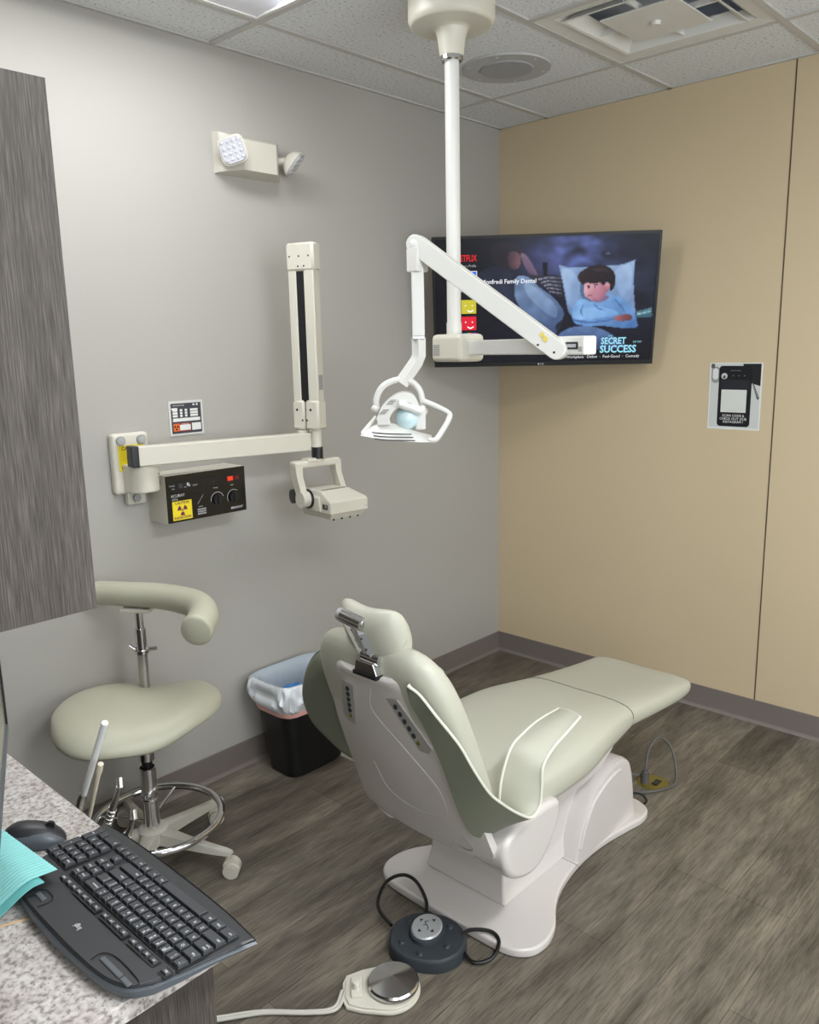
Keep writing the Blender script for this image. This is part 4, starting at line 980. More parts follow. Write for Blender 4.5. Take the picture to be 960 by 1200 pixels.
def sling(sg):
    mb = MB(); R1 = []; nC = 8; nn_ = len(oc)
    for i in range(nn_):
        o_, i_ = oc[i], ic[i]; wv = (i_-o_)
        ta_ = (oc[min(i+1, nn_-1)]-oc[max(i-1, 0)]).normalized(); nr = ta_.cross(wv).normalized()
        R1.append([o_ + wv*(k/nC) + nr*(.010*math.sin(PI*k/nC)) for k in range(nC+1)] + [o_ + wv*(k/nC) + nr*(.010*math.sin(PI*k/nC)-.014*(.3+.7*math.sin(PI*k/nC))) for k in range(nC, -1, -1)])
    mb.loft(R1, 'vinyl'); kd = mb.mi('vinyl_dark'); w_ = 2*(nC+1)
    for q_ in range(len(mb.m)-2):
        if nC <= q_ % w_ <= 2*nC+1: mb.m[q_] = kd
    return mb if sg < 0 else mb.mirror_y(YC)
for sg in (-1,):
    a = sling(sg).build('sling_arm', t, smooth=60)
    mb = MB(); mb.tube(list(oc) + [oc[-1].lerp(ic[-1], f) + Vector((.010*math.sin(PI*f), 0, 0)) for f in (.2, .4, .6, .8, 1)] + list(ic[::-1][:28]), .0038, 'piping', 8)
    (mb if sg < 0 else mb.mirror_y(YC)).build('piping', a)
# far arm is folded back behind the chair
pc_ = catmull([(-.928, .817, 0), (-.985, .812, 0), (-1.05, .76, 0), (-1.06, .60, 0), (-1.02, .505, 0), (-.970, .500, 0), (-.885, .530, 0), (-.812, .562, 0), (-.776, .632, 0), (-.820, .735, 0), (-.880, .800, 0)], 5, True)
cy_, cz_ = -.935, .66
rg = []
for o_, sc_ in ((-.030, .55), (-.026, .84), (-.014, .96), (0, 1.0), (.010, .97), (.016, .84)):
    rg.append([Vector((-2.045 + o_ + .05*(p.x-cy_)*0 + .020*(1-sc_) - .09*(p.y-cz_)*(1) + .6*((p.x-cy_)**2), cy_ + (p.x-cy_)*sc_, cz_ + (p.y-cz_)*sc_)) for p in pc_])
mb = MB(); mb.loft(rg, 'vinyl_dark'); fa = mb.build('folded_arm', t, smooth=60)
mb = MB(); mb.tube(rg[3], .0032, 'vinyl_dark', 8, closed=True); mb.build('piping', fa)
mb = MB(); mb.loft([[Vector((-2.03+dx, y_, z_)) for y_, z_ in ((-.985, .60), (-.935, .485), (-1.03, .485), (-1.05, .60))] for dx in (0, .012)], 'piping'); mb.build('arm_lining', fa)
for sg in ():
    mb = MB(); mb.cyl((-1.87, YC+sg*.275, .36), (-1.87, YC+sg*.30, .38), .022, 'chair_white', 20); mb.build('arm_hinge', t)

# ================================================================ stool
SX, SY = -2.315, -.305
t = thing('assistant_stool', 'sage upholstered assistant stool with curved body support bar, by the grey wall', 'stool', (SX, SY, 0))
for k in range(5):
    a = math.radians(-65 + 72*k); ca, sa = math.cos(a), math.sin(a); n_ = Vector((-sa, ca, 0))
    def ap(r, z, w_): return Vector((SX+ca*r, SY+sa*r, z)) + n_*w_
    rings = []
    for r, zt, zb, w_ in ((.02, .125, .080, .030), (.06, .120, .078, .026), (.14, .110, .075, .018), (.22, .100, .074, .016), (.275, .094, .076, .015), (.295, .090, .078, .010)):
        rings.append([ap(r, zb, -w_), ap(r, zb, w_), ap(r, zt-.005, w_*.85), ap(r, zt, w_*.5), ap(r, zt, -w_*.5), ap(r, zt-.005, -w_*.85)])
    mb = MB(); mb.loft(rings, 'stool_base'); lgb = mb.build('base_arm', t, smooth=40)
    ra = a + [.3, 2.6, 1.2, -1.0, .6][k]; cc = ap(.278, .0, 0)
    mb = MB(); mb.cyl(cc + Vector((0, 0, .05)), cc + Vector((0, 0, .08)), .008, 'castor', 12)
    off_ = Vector((math.cos(ra), math.sin(ra), 0))*.012; axv = Vector((-math.sin(ra), math.cos(ra), 0))
    w0 = cc + off_ + Vector((0, 0, .026))
    mb.cyl(w0 - axv*.024, w0 - axv*.003, .026, 'castor', 24); mb.cyl(w0 + axv*.003, w0 + axv*.024, .026, 'castor', 24); mb.cyl(w0 - axv*.003, w0 + axv*.003, .018, 'castor', 16)
    mb.cyl(w0 - axv*.0265, w0 - axv*.024, .019, 'castor', 20); mb.cyl(w0 + axv*.024, w0 + axv*.0265, .019, 'castor', 20)
    mb.cyl(w0 - axv*.012 + Vector((0, 0, .012)), w0 + axv*.012 + Vector((0, 0, .012)), .027, 'castor', 20)
    mb.build('castor', t)
MB().lathe([(0, .072), (.045, .074), (.052, .09), (.050, .122), (.040, .130), (0, .130)], (SX, SY, 0), 'stool_base', 32).build('hub', t)
MB().lathe([(0, 0), (.0255, 0), (.0265, .01), (.0265, .095), (.029, .10), (.029, .107), (.0265, .112), (.0265, .215), (.023, .217), (.0225, .19), (0, .18)], (SX, SY, .125), 'chrome', 36).build('column', t)
MB().cyl((SX, SY, .30), (SX, SY, .41), .017, 'black', 30).build('piston', t)
MB().cyl((SX, SY, .368), (SX, SY, .50), .025, 'chrome', 30).build('seat_socket', t)
mb = MB(); mb.tube([(SX+.012+.205*math.cos(a), SY-.018+.205*math.sin(a), .158) for a in [k*2*PI/64 for k in range(64)]], .012, 'chrome', 12, closed=True); ring = mb.build('foot_ring', t)
mb = MB()
for k in range(2):
    a = .75 + k*1.5; mb.cyl((SX+.02*math.cos(a), SY+.02*math.sin(a), .15), (SX+.012+.203*math.cos(a), SY-.018+.203*math.sin(a), .158), .005, 'chrome', 10)
mb.build('ring_spoke', ring)
# saddle seat, long axis along la
la = Vector((.84, -.54, 0)).normalized(); lb = Vector((.54, .84, 0)).normalized(); sc0 = Vector((-2.318, -.288, 0))
rings = []
NS = 30
for i in range(NS+1):
    f = -1 + 2*i/NS; x = .262*math.sin(f*PI/2) if abs(f) < 1 else .262*f
    u = x/.262
    hw_ = .232*max(0.0, 1-abs(u)**2.5)**.5 * (1 - .26*u - .05*math.exp(-((u-.35)/.35)**2)) + .002
    thk = .046*max(0.0, 1-abs(u)**3.2)**.5 + .001
    zc = .540 + .004 - .018*math.exp(-((u-.22)/.34)**2) + .012*math.exp(-((u-.75)/.3)**2)
    row = []
    for j in range(28):
        a = 2*PI*j/28; ca, sa = math.cos(a), math.sin(a)
        y = hw_*math.copysign(abs(ca)**.92, ca); z = thk*math.copysign(abs(sa)**.85, sa)
        z += -.035*abs(ca)**3*(.3+.7*abs(y)/.22) if True else 0
        row.append(sc0 + la*x + lb*y + Vector((0, 0, zc+z)))
    rings.append(row)
mb = MB(); mb.loft(rings, 'stool_vinyl'); mb.build('seat', t, smooth=70)
MB().box((SX-.08, SY-.06, .485), (SX+.08, SY+.06, .502), 'black', .004).build('seat_plate', t)
# post and body bar
pxy = Vector((-2.245, -.205, 0))
mb = MB(); mb.tube(catmull([(SX, SY, .488), (SX+.05, SY+.09, .487), (pxy.x, pxy.y+.0, .492)], 4), .012, 'brushed', 10); mb.build('post_bracket', t)
MB().cyl((pxy.x, pxy.y, .482), (pxy.x, pxy.y, .70), .0165, 'brushed', 24).build('post', t)
MB().cyl((pxy.x, pxy.y, .69), (pxy.x, pxy.y, .775), .0185, 'chrome', 24).build('post_sleeve', t)
mb = MB(); mb.cyl((pxy.x, pxy.y, .69), (pxy.x, pxy.y, .702), .024, 'chrome', 24); mb.cyl((pxy.x+.02, pxy.y-.01, .70), (pxy.x+.038, pxy.y-.03, .702), .007, 'brushed', 10); mb.cyl((pxy.x-.02, pxy.y+.01, .705), (pxy.x-.034, pxy.y+.02, .72), .008, 'chrome', 10); mb.build('clamp', t)
MB().cyl((pxy.x, pxy.y, .77), (pxy.x, pxy.y, .852), .0135, 'chrome', 24).build('inner_post', t)
MB().box((pxy.x-.05, pxy.y-.03, .836), (pxy.x+.05, pxy.y+.03, .850), 'cream', .004, 2, Matrix.Translation(pxy) @ Matrix.Rotation(-1.0, 4, 'Z') @ Matrix.Translation(-pxy)).build('bar_plate', t)
cl = catmull([(-2.335, -.052, .888), (-2.302, -.100, .890), (-2.262, -.180, .892), (-2.216, -.268, .893), (-2.186, -.372, .893), (-2.184, -.475, .891), (-2.222, -.555, .884), (-2.275, -.605, .872), (-2.292, -.620, .868)], 14)
n = len(cl); rs = []
for i in range(n):
    f = i/(n-1); r = .040 + .014*f*f
    e = 1.0
    if f < .08: e = math.sqrt(max(.02, 1-((.08-f)/.08)**2))
    if f > .86: e = max(.02, 1-((f-.86)/.14)**2.6)**.5
    rs.append(r*e)
MB().tube(cl, rs, 'stool_vinyl', 24, flat=(1.0, .95)).build('body_support_bar', t, smooth=70)

# ================================================================ waste bin
bx, by = -1.552, -.168
t = thing('waste_bin', 'black plastic waste bin with white liner folded over its rim, by the grey wall', 'waste bin', (bx, by-.02, 0))
def sring(cx_, cy_, hx_, hy_, z, e=5, n=56, fn=None):
    out = []
    for k in range(n):
        a = 2*PI*k/n; ca, sa = math.cos(a), math.sin(a)
        p = Vector((cx_+hx_*math.copysign(abs(ca)**(2/e), ca), cy_+hy_*math.copysign(abs(sa)**(2/e), sa), z))
        if fn: p = fn(p, a, k)
        out.append(p)
    return out
mb = MB(); mb.loft([sring(bx+.01, by, .130, .085, .002), sring(bx+.01, by, .138, .090, .012), sring(bx, by, .164, .114, .375), sring(bx, by, .166, .116, .392), sring(bx, by, .162, .112, .392), sring(bx, by, .158, .108, .37), sring(bx+.008, by, .133, .084, .02)], 'black', cap=True)
mb.build('bin_body', t, smooth=40)
def wob(amp, sc_):
    def f(p, a, k):
        n1 = noise.noise(Vector((math.cos(a)*sc_, math.sin(a)*sc_, p.z*22))); n2 = noise.noise(Vector((math.cos(a)*sc_*2.7+5, math.sin(a)*sc_*2.7, p.z*40)))
        d = Vector((math.cos(a), math.sin(a), 0)); q = p + d*(amp*n1 + amp*.5*n2) + Vector((0, 0, amp*.6*n2))
        if q.y > -.028: q.y = -.028
        return q
    return f
mb = MB()
zs = [(.405, .176, .124, .002), (.398, .182, .130, .006), (.385, .186, .134, .014), (.37, .188, .136, .018), (.355, .186, .134, .020), (.34, .188, .136, .022), (.325, .184, .132, .020), (.31, .182, .130, .016), (.300, .176, .126, .010), (.294, .172, .122, .006)]
mb.loft([sring(bx, by, hx_, hy_, z, fn=wob(am, 4.6), n=140) for z, hx_, hy_, am in zs], 'bag', cap=False)
ln = mb.build('liner', t, smooth=60)
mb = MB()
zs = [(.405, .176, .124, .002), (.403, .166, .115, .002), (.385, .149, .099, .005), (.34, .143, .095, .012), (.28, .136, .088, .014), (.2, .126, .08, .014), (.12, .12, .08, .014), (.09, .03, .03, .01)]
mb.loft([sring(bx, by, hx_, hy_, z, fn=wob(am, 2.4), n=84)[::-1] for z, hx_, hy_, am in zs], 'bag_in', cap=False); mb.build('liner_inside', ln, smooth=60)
mb = MB(); mb.loft([sring(bx, by, hx_, hy_, z, fn=wob(.004, 2.0), n=84) for z, hx_, hy_ in ((.300, .172, .122), (.285, .169, .119), (.272, .164, .114))], 'pink', cap=False); mb.build('pink_liner_edge', ln, smooth=60, label='pink tinted lower edge of the liner')
b = bmesh.new(); bmesh.ops.create_icosphere(b, subdivisions=3, radius=1)
for v in b.verts:
    r = 1 + .5*noise.noise(v.co*2.3); v.co = Vector((bx-.01+v.co.x*.05*r, by+.035+v.co.y*.035*r, .305+v.co.z*.03*r))
o = MB().bm(b, 'blue').build('crumpled_wrapper', None, smooth=60); tag(o, 'crumpled blue wrapper lying inside the lined waste bin', 'rubbish')

# ================================================================ cabinets and counter
t = thing('base_cabinet', 'grey brown laminate base cabinet under the speckled counter at bottom left', 'cabinet', (-3.33, -.9, 0))
MB().box((XL+.002, -1.70, .08), (-2.965, -.02, .808), 'wood').build('carcass', t, smooth=0)
MB().box((XL+.002, -1.66, 0), (-3.02, -.02, .08), 'black').build('toe_kick', t, smooth=0)
for k in range(3):
    y0_, y1_ = -1.695+k*.556, -1.145+k*.556
    dd = MB().box((-2.965, y0_+.003, .09), (-2.9645+.0005+.0, y1_-.003, .62), 'wood').build('door', t, smooth=0)
    MB().tube(catmull([(-2.963, y1_-.06, .46), (-2.945, y1_-.06, .47), (-2.945, y1_-.06, .57), (-2.963, y1_-.06, .58)], 3), .004, 'brushed', 8).build('handle', dd)
    MB().box((-2.965, y0_+.003, .63), (-2.964, y1_-.003, .80), 'wood').build('drawer', t, smooth=0)
o = MB().box((XL+.002, -1.722, .808), (-2.935, -.002, .84), 'granite', .003, 2).build('countertop', smooth=30); tag(o, 'speckled light stone worktop carrying the keyboard and mouse', 'countertop')
t = thing('wall_cabinet', 'grey brown laminate wall cabinet hanging at the upper left edge', 'cabinet', (-3.4, -.9, 1.366))
MB().box((XL+.002, -1.70, 1.366), (-3.087, -.02, 1.961), 'wood').build('carcass', t, smooth=0)
for k in range(3):
    dd = MB().box((-3.087, -1.70+k*.56, 1.366), (-3.085, -1.143+k*.56-.003, 1.961), 'wood').build('door', t, smooth=0)
MB().box((XL+.005, -1.69, 1.3645), (-3.10, -.03, 1.366), 'wood').build('underside', t, smooth=0)

# ================================================================ monitor (edge on)
dm = Vector((.39, .92, 0)).normalized(); nm = Vector((dm.y, -dm.x, 0)); mc = Vector((-3.02, -1.157, .84))
TMo = frame(mc, -dm, (0, 0, 1), nm) if False else frame(mc, dm, nm, (0, 0, 1))
t = thing('computer_monitor', 'black computer monitor on the counter, seen edge on at the left edge', 'monitor', (mc.x-.09, mc.y-.21, .84))
MB().box((-.46, -.026, .17), (0, -.004, .47), 'black', .004, 2, TMo).build('rear_case', t)
mb = MB(); mb.box((-.46, -.004, .17), (0, .004, .185), 'kb_grey', T=TMo); mb.box((-.46, -.004, .455), (0, .004, .47), 'black', T=TMo); mb.box((-.015, -.004, .185), (0, .004, .455), 'black', T=TMo); mb.box((-.46, -.004, .185), (-.445, .004, .455), 'black', T=TMo); mb.build('bezel', t, smooth=0)
MB().box((-.445, -.003, .185), (-.015, .0015, .455), 'tan_screen', T=TMo).build('screen', t, smooth=0)
mb = MB(); wq = TMo @ Vector((-.24, -.03, .32)); mb.tube([wq, Vector((-3.40, -1.36, 1.15)), Vector((XL+.02, -1.40, 1.14))], .018, 'black', 8); mb.box((XL, -1.46, 1.06), (XL+.02, -1.34, 1.22), 'black'); mb.build('wall_arm', t)

# ================================================================ keyboard
KZ = .8405
KT = frame((-2.932, -1.772, KZ), (0, 1, 0), (-1, 0, 0), (0, 0, 1))   # local x: left to right, y: front to rear
t = thing('computer_keyboard', 'black computer keyboard with white lettering, jutting past the counter corner', 'keyboard', (-3.02, -1.55, KZ))
def kzt(y): return .013 + .010*max(0, min(1, y/.14)) + .002*0
prof2 = [(0, .002), (.010, .050), (.018, .110), (.026, .150), (.045, .176), (.085, .190), (.150, .196), (.22, .198), (.295, .196), (.36, .190), (.398, .176), (.415, .150), (.424, .110), (.433, .050), (.445, .002), (.36, -.006), (.22, -.010), (.085, -.006)]
cc = []
for i, p in enumerate(prof2): cc.append((p[0], p[1], 0))
body = catmull(cc[3:12], 4) ; body2 = catmull(cc[11:15], 3)[1:] + catmull(cc[14:] + [cc[0]], 4)[1:] + catmull([cc[0]] + cc[1:4], 3)[1:-1]
ol = [(p.x, p.y) for p in body + body2]
# orientation and slab whose top slopes up to the rear
def slab(mb, ol, m, z0, dz, inset=0.0, tophi=0.0):
    n = len(ol); cx_ = .2225; cy_ = .09
    def ins(p, d): 
        v = Vector((p[0]-cx_, p[1]-cy_)); l = v.length; return (p[0]-v.x/l*d, p[1]-v.y/l*d)
    o2 = [ins(p, inset) for p in ol]; o3 = [ins(p, inset+.004) for p in ol]
    R0 = [Vector((p[0], p[1], z0)) for p in o3]; R1 = [Vector((p[0], p[1], z0+.004)) for p in o2]
    R2 = [Vector((p[0], p[1], kzt(p[1])+dz-.003)) for p in o2]; R3 = [Vector((p[0], p[1], kzt(p[1])+dz)) for p in o3]
    mb.loft([R0, R1, R2, R3], m, KT)
mb = MB(); slab(mb, ol, 'kb_grey', .003, -.004); mb.build('underside_rim', t, smooth=40)
mb = MB(); slab(mb, ol, 'kb', .009, 0, .0035); case = mb.build('case', t, smooth=40)
P_ = .0182; PY = .0198; X0 = .022
def ktop(y): return kzt(y)
slope = math.atan(.010/.14)
def key(x, y, w_, d_, label, small=False, cat_='key', lsize=.0065):
    """x,y centre in keyboard space"""
    z = ktop(y) + .0005; h_ = .0055 if not small else .0028; g = .0016
    Tk = KT @ Matrix.Translation((x, y, z)) @ Matrix.Rotation(slope, 4, 'X')
    mb = MB(); a, b2 = w_/2-g, d_/2-g; ta_, tb_ = a-.0016, b2-.0014
    R0 = [Vector(p) for p in ((-a, -b2, -.001), (a, -b2, -.001), (a, b2, -.001), (-a, b2, -.001))]
    R1 = [Vector(p) for p in ((-ta_-.0006, -tb_-.0006, h_-.0006), (ta_+.0006, -tb_-.0006, h_-.0006), (ta_+.0006, tb_+.0006, h_-.0006), (-ta_-.0006, tb_+.0006, h_-.0006))]
    R2 = [Vector(p) for p in ((-ta_, -tb_, h_), (ta_, -tb_, h_), (ta_, tb_, h_), (-ta_, tb_, h_))]
    mb.loft([R0, R1, R2], 'key', Tk)
    if label:
        parts = label.split('|')
        for k, s_ in enumerate(parts):
            sz = lsize if len(s_) <= 1 else (.0048 if len(s_) <= 3 else .0038)
            oy = 0 if len(parts) == 1 else (.0032 - .0062*k)
            mb.text(s_, sz, 'legend', Tk @ Matrix.Translation((-ta_+.0012, oy, h_+.00012)), ax='LEFT', bold=.00012)
    mb.build(cat_, t, smooth=0)
def row(y, items, x=X0, d_=PY):
    for w_, lb_ in items:
        if lb_ is not None: key(x + w_*P_/2, y, w_*P_, d_, lb_)
        x += w_*P_
ys_ = [.027+k*PY for k in range(5)]
row(ys_[0], [(1.5, 'Ctrl'), (1.25, 'Win'), (1.25, 'Alt'), (6.0, '' ), (1.25, 'Alt'), (1.25, 'Fn'), (1.0, 'Pg'), (1.5, 'Ctrl')])
row(ys_[1], [(2.25, 'Shift')] + [(1, c) for c in 'ZXCVBNM'] + [(1, '<|,'), (1, '>|.'), (1, '?|/'), (2.75, 'Shift')])
row(ys_[2], [(1.75, 'Caps|Lock')] + [(1, c) for c in 'ASDFGHJKL'] + [(1, ':|;'), (1, '"|\''), (2.25, 'Enter')])
row(ys_[3], [(1.5, 'Tab')] + [(1, c) for c in 'QWERTYUIOP'] + [(1, '{|['), (1, '}|]'), (1.5, '||\\'.replace('||', '/|'))])
row(ys_[4], [(1, '~|`')] + [(1, a+'|'+b2) for a, b2 in zip('!@#$%^&*()_+', '1234567890-=')] + [(2, 'Backspace')])
xn = X0 + 15*P_ + .006
row(ys_[4], [(1, 'Home'), (1, 'PgUp')], xn); row(ys_[3], [(1, 'End'), (1, 'PgDn')], xn)
key(xn+.5*P_, ys_[2]+.0, P_, PY, 'Ins'); key(xn+1.5*P_, ys_[2]+0, P_, PY, 'Del')
key(xn+1.0*P_, ys_[1], P_, P_, '^')
row(ys_[0], [(1, '<'), (1, 'v'), (1, '>')], xn-.5*P_+.002)
xp = xn + 2.5*P_ + .007
row(ys_[4], [(1, 'Num'), (1, '/'), (1, '*'), (1, '-')], xp); row(ys_[3], [(1, '7'), (1, '8'), (1, '9')], xp); row(ys_[2], [(1, '4'), (1, '5'), (1, '6')], xp); row(ys_[1], [(1, '1'), (1, '2'), (1, '3')], xp)
row(ys_[0], [(2, '0'), (1, '.')], xp)
for yb, lb_ in ((ys_[3]-.5*P_, '+'), (ys_[1]-.5*P_, 'Enter')): key(xp+3.5*P_, yb, P_, 2*PY, lb_)
yf = ys_[4] + PY*1.10
fx_ = X0
key(fx_+.5*P_, yf, P_*.95, .012, 'Esc', True)
for g in range(3):
    for k in range(4): key(X0 + P_*(1.75+.5) + g*P_*4.45 + k*P_*.98, yf, P_*.95, .012, 'F%d' % (g*4+k+1), True)
for k, s_ in enumerate(('Prt', 'Scr', 'Brk')): key(xn - .3*P_ + k*P_*.95, yf, P_*.92, .012, s_, True)
mb = MB()
def well(x0_, y0_, x1_, y1_): 
    z0_ = ktop(y0_)+.0003; z1_ = ktop(y1_)+.0003
    mb.add([(x0_, y0_, z0_), (x1_, y0_, z0_), (x1_, y1_, z1_), (x0_, y1_, z1_)], [(0, 1, 2, 3)], 'kb_well', KT)
well(X0-.002, ys_[0]-.0105, X0+15*P_+.002, ys_[4]+.0105); well(xp-.002, ys_[0]-.0105, xp+4*P_+.002, ys_[4]+.0105); well(xn-.002, ys_[2]-.0105, xn+2*P_+.002, ys_[4]+.0105)
for g in range(3): well(X0+P_*1.7+g*P_*4.45, yf-.0075, X0+P_*5.75+g*P_*4.45, yf+.0075)
well(X0-.001, yf-.0075, X0+P_, yf+.0075)
mb.build('key_well', case, smooth=0)
mb = MB(); 
def kp(x, y, dz=.0009): return KT @ Vector((x, y, ktop(y)+dz))
mb.tube([kp(p.x, p.y) for p in catmull([(.040, .168, 0), (.045, .160, 0), (.10, .158, 0), (.122, .163, 0), (.130, .172, 0), (.128, .184, 0)], 5)], .0007, 'kb_well', 5)
mb.tube([kp(p.x, p.y) for p in catmull([(.292, .186, 0), (.290, .170, 0), (.298, .160, 0), (.322, .160, 0), (.332, .168, 0)], 5)], .0007, 'kb_well', 5); mb.build('trim_line', case)
mb = MB(); 
for x0_, x1_ in ((.045, .065), (.068, .12), (.300, .325)):
    y_ = .172; z_ = ktop(y_); mb.box((x0_, y_-.004, z_-.001), (x1_, y_+.004, z_+.0022), 'kb_grey', .001, 1, KT)
mb.build('media_bar', case)
mb = MB(); mb.text('logi', .011, 'white_ink', KT @ Matrix.Translation((.205, .166, ktop(.166)+.0006)), bold=.0002)
mb.build('maker_mark', case, smooth=0)
for k, (x_, y_) in enumerate(((.05, .02), (.39, .02), (.06, .16), (.38, .16))):
    pass

# ================================================================ mouse
t = thing('computer_mouse', 'black and grey computer mouse beside the far end of the keyboard', 'mouse', (-3.03, -1.255, .8402))
TMs = Matrix.Translation((-3.038, -1.272, .8402)) @ Matrix.Rotation(math.radians(-38), 4, 'Z')
def mouse(zs, m, inset=0, name='shell'):
    mb = MB(); rings = []
    for i in range(15):
        f = -1 + 2*i/14; x = .054*math.sin(f*PI/2); u = x/.054
        hw_ = (.031 - .003*math.exp(-(u/.4)**2))*max(0, 1-abs(u)**3)**.5 + .0005; ht = (.036 - .010*(u+.1)**2 - .006*u)*max(0, 1-abs(u)**3.5)**.45 + .001
        row = []
        for j in range(17):
            a = PI*j/16; y = hw_*math.cos(a)*(1-inset); z = zs + (ht-zs)*math.sin(a)**.8 if ht > zs else ht*.5
            row.append(Vector((x*(1-inset*.5), y, z)))
        rings.append(row)
    mb.loft(rings, m, TMs, closed=True); return mb
mouse(.003, 'kb_grey').build('base_shell', t, smooth=60)
mb = MB(); rings = []
for i in range(15):
    f = -1 + 2*i/14; x = .0545*math.sin(f*PI/2); u = x/.0545
    ht = (.0375 - .010*(u+.1)**2 - .006*u)*max(0, 1-abs(u)**3.5)**.45 + .0012; hw_ = (.0225 - .004*u)*max(0, 1-abs(u)**3)**.5 + .0005
    rings.append([Vector((x, hw_*math.cos(PI*j/12), .018*(ht/.0375) + (ht-.018*(ht/.0375))*math.sin(PI*j/12)**.7)) for j in range(13)])
mb.loft(rings, 'kb', TMs, closed=True); top_ = mb.build('top_shell', t, smooth=60)
MB().cyl((.030, -.003, .030), (.030, .003, .030), .008, 'black', 16, T=TMs).build('scroll_wheel', top_)

# ================================================================ paper bib, stick
KB_TOP = .8405+.026
bz_ = .868
def bib(name, label, pts, zf, m, th=.0012):
    pass
mb = MB()
A_ = [Vector((-3.008, -1.150, 0)), Vector((-3.066, -1.418, 0)), Vector((-3.34, -1.515, 0)), Vector((-3.30, -1.21, 0))]
# draped sheet: corrugated paper over the keyboard corner and the mouse
def bzh(x, y, e):
    k = max(0, min(1, (x+3.18)/.08)); k = k*k*(3-2*k)
    return .8408 + e + .0345*k
NU, NV = 140, 60
def sheet(corners, m, e, name, parent, corr=True):
    mb = MB(); V = []
    for i in range(NU+1):
        for j in range(NV+1):
            u, v = i/NU, j/NV
            p = corners[0]*(1-u)*(1-v) + corners[1]*u*(1-v) + corners[2]*u*v + corners[3]*(1-u)*v
            z = bzh(p.x, p.y, e) + (.0007*math.sin(i*PI/2) if corr else 0)
            if corr and abs(u-.42) < .012: z += .0012
            V.append(Vector((p.x, p.y, z)))
    F = [(i*(NV+1)+j, (i+1)*(NV+1)+j, (i+1)*(NV+1)+j+1, i*(NV+1)+j+1) for i in range(NU) for j in range(NV)]
    mb.add(V, F, m); return mb.build(name, parent, smooth=60, solid=.0006)
t = thing('patient_bib', 'folded aqua paper bib lying over the mouse and keyboard end', 'paper bib', (-3.2, -1.33, .841))
A1 = [Vector((-3.088, -1.150, 0)), Vector((-3.066, -1.436, 0)), Vector((-3.330, -1.392, 0)), Vector((-3.350, -1.120, 0))]
sheet(A1, 'bib', .004, 'top_layer', t)
A3 = [Vector((-3.10, -1.16, 0)), Vector((-3.092, -1.448, 0)), Vector((-3.335, -1.412, 0)), Vector((-3.350, -1.15, 0))]
sheet(A3, 'bib2', .0008, 'lower_layer', t, False)
o = MB().box((-.075, -.003, 0), (.075, .003, .0012), 'stick', .0005, 1, Matrix.Translation((-3.195, -1.435, .8402)) @ Matrix.Rotation(math.radians(-22), 4, 'Z')).build('wooden_stick', smooth=30)
tag(o, 'thin pale wooden stick lying on the counter beside the aqua bib', 'stick')

# ================================================================ delivery instruments beside the counter
t = thing('instrument_holder', 'instrument holder bracket mounted on the far side of the counter', 'holder', (-2.90, -1.2, .70))
MB().box((-2.9635, -1.16, .66), (-2.90, -1.10, .69), 'cream', .004).build('mounting_arm', t)
mb = MB(); mb.box((-2.905, -1.32, .665), (-2.855, -1.04, .70), 'cream', .008, 3); mb.build('holder_bar', t)
def inst(name, label, cat, a, b2, builder):
    a = Vector(a); b2 = Vector(b2); z = (b2-a).normalized(); x = Vector((1, 0, 0)); x = (x - z*x.dot(z)).normalized(); y = z.cross(x)
    t = thing(name, label, cat, a); T = frame(a, x, y, z); builder(t, T, (b2-a).length)
def hve(t, T, L_):
    MB().tube([(0, 0, 0), (0, 0, L_*.30), (0, 0, L_*.36)], [.0085, .0095, .007], 'brushed', 18, T).build('valve_handle', t)
    MB().ball((.012, 0, L_*.10), .010, 'chrome', T, seg=14).build('valve_lever', t)
    MB().tube([(0, 0, L_*.34), (0, 0, L_*.98), (0, 0, L_)], [.0062, .0068, .0062], 'tip', 18, T).build('suction_tip', t)
def sal(t, T, L_):
    MB().tube([(0, 0, 0), (0, 0, L_*.9)], .0042, 'ejector', 14, T).build('tube', t); MB().tube([(0, 0, L_*.88), (0, 0, L_*.92), (0, 0, L_)], [.0050, .0062, .0055], 'ejector', 14, T).build('tip', t)
def hp_(t, T, L_):
    mb = MB(); mb.tube([(0, 0, 0), (0, 0, L_*.45), (0, 0, L_*.80), (0, .004, L_*.93)], [.0085, .008, .0055, .0045], 'brushed', 16, T)
    for k in range(7): mb.tube([(.0075*math.cos(q), .0075*math.sin(q), L_*(.30+.055*k)) for q in [j*2*PI/16 for j in range(16)]], .0011, 'chrome', 6, T, closed=True)
    mb.build('body', t); MB().cyl((0, -.002, L_*.95), (.004, .013, L_*.99), .0065, 'chrome', 16, T=T).build('head', t)
inst('suction_handpiece', 'suction handpiece with long white plastic tip, leftmost standing behind the counter edge', 'dental instrument', (-2.88, -1.055, .700), (-2.88, -1.249, .999), hve)
inst('saliva_ejector', 'slim cream tube with bulb tip standing beside the white suction tip', 'dental instrument', (-2.88, -1.100, .690), (-2.88, -1.214, .904), sal)
inst('dental_handpiece', 'ribbed metal handpiece with round head standing behind the keyboard', 'dental instrument', (-2.88, -1.165, .700), (-2.88, -1.290, .892), hp_)
inst('air_water_syringe', 'short plain metal handpiece standing lowest, nearest the keyboard edge', 'dental instrument', (-2.88, -1.235, .700), (-2.88, -1.332, .842), hp_)

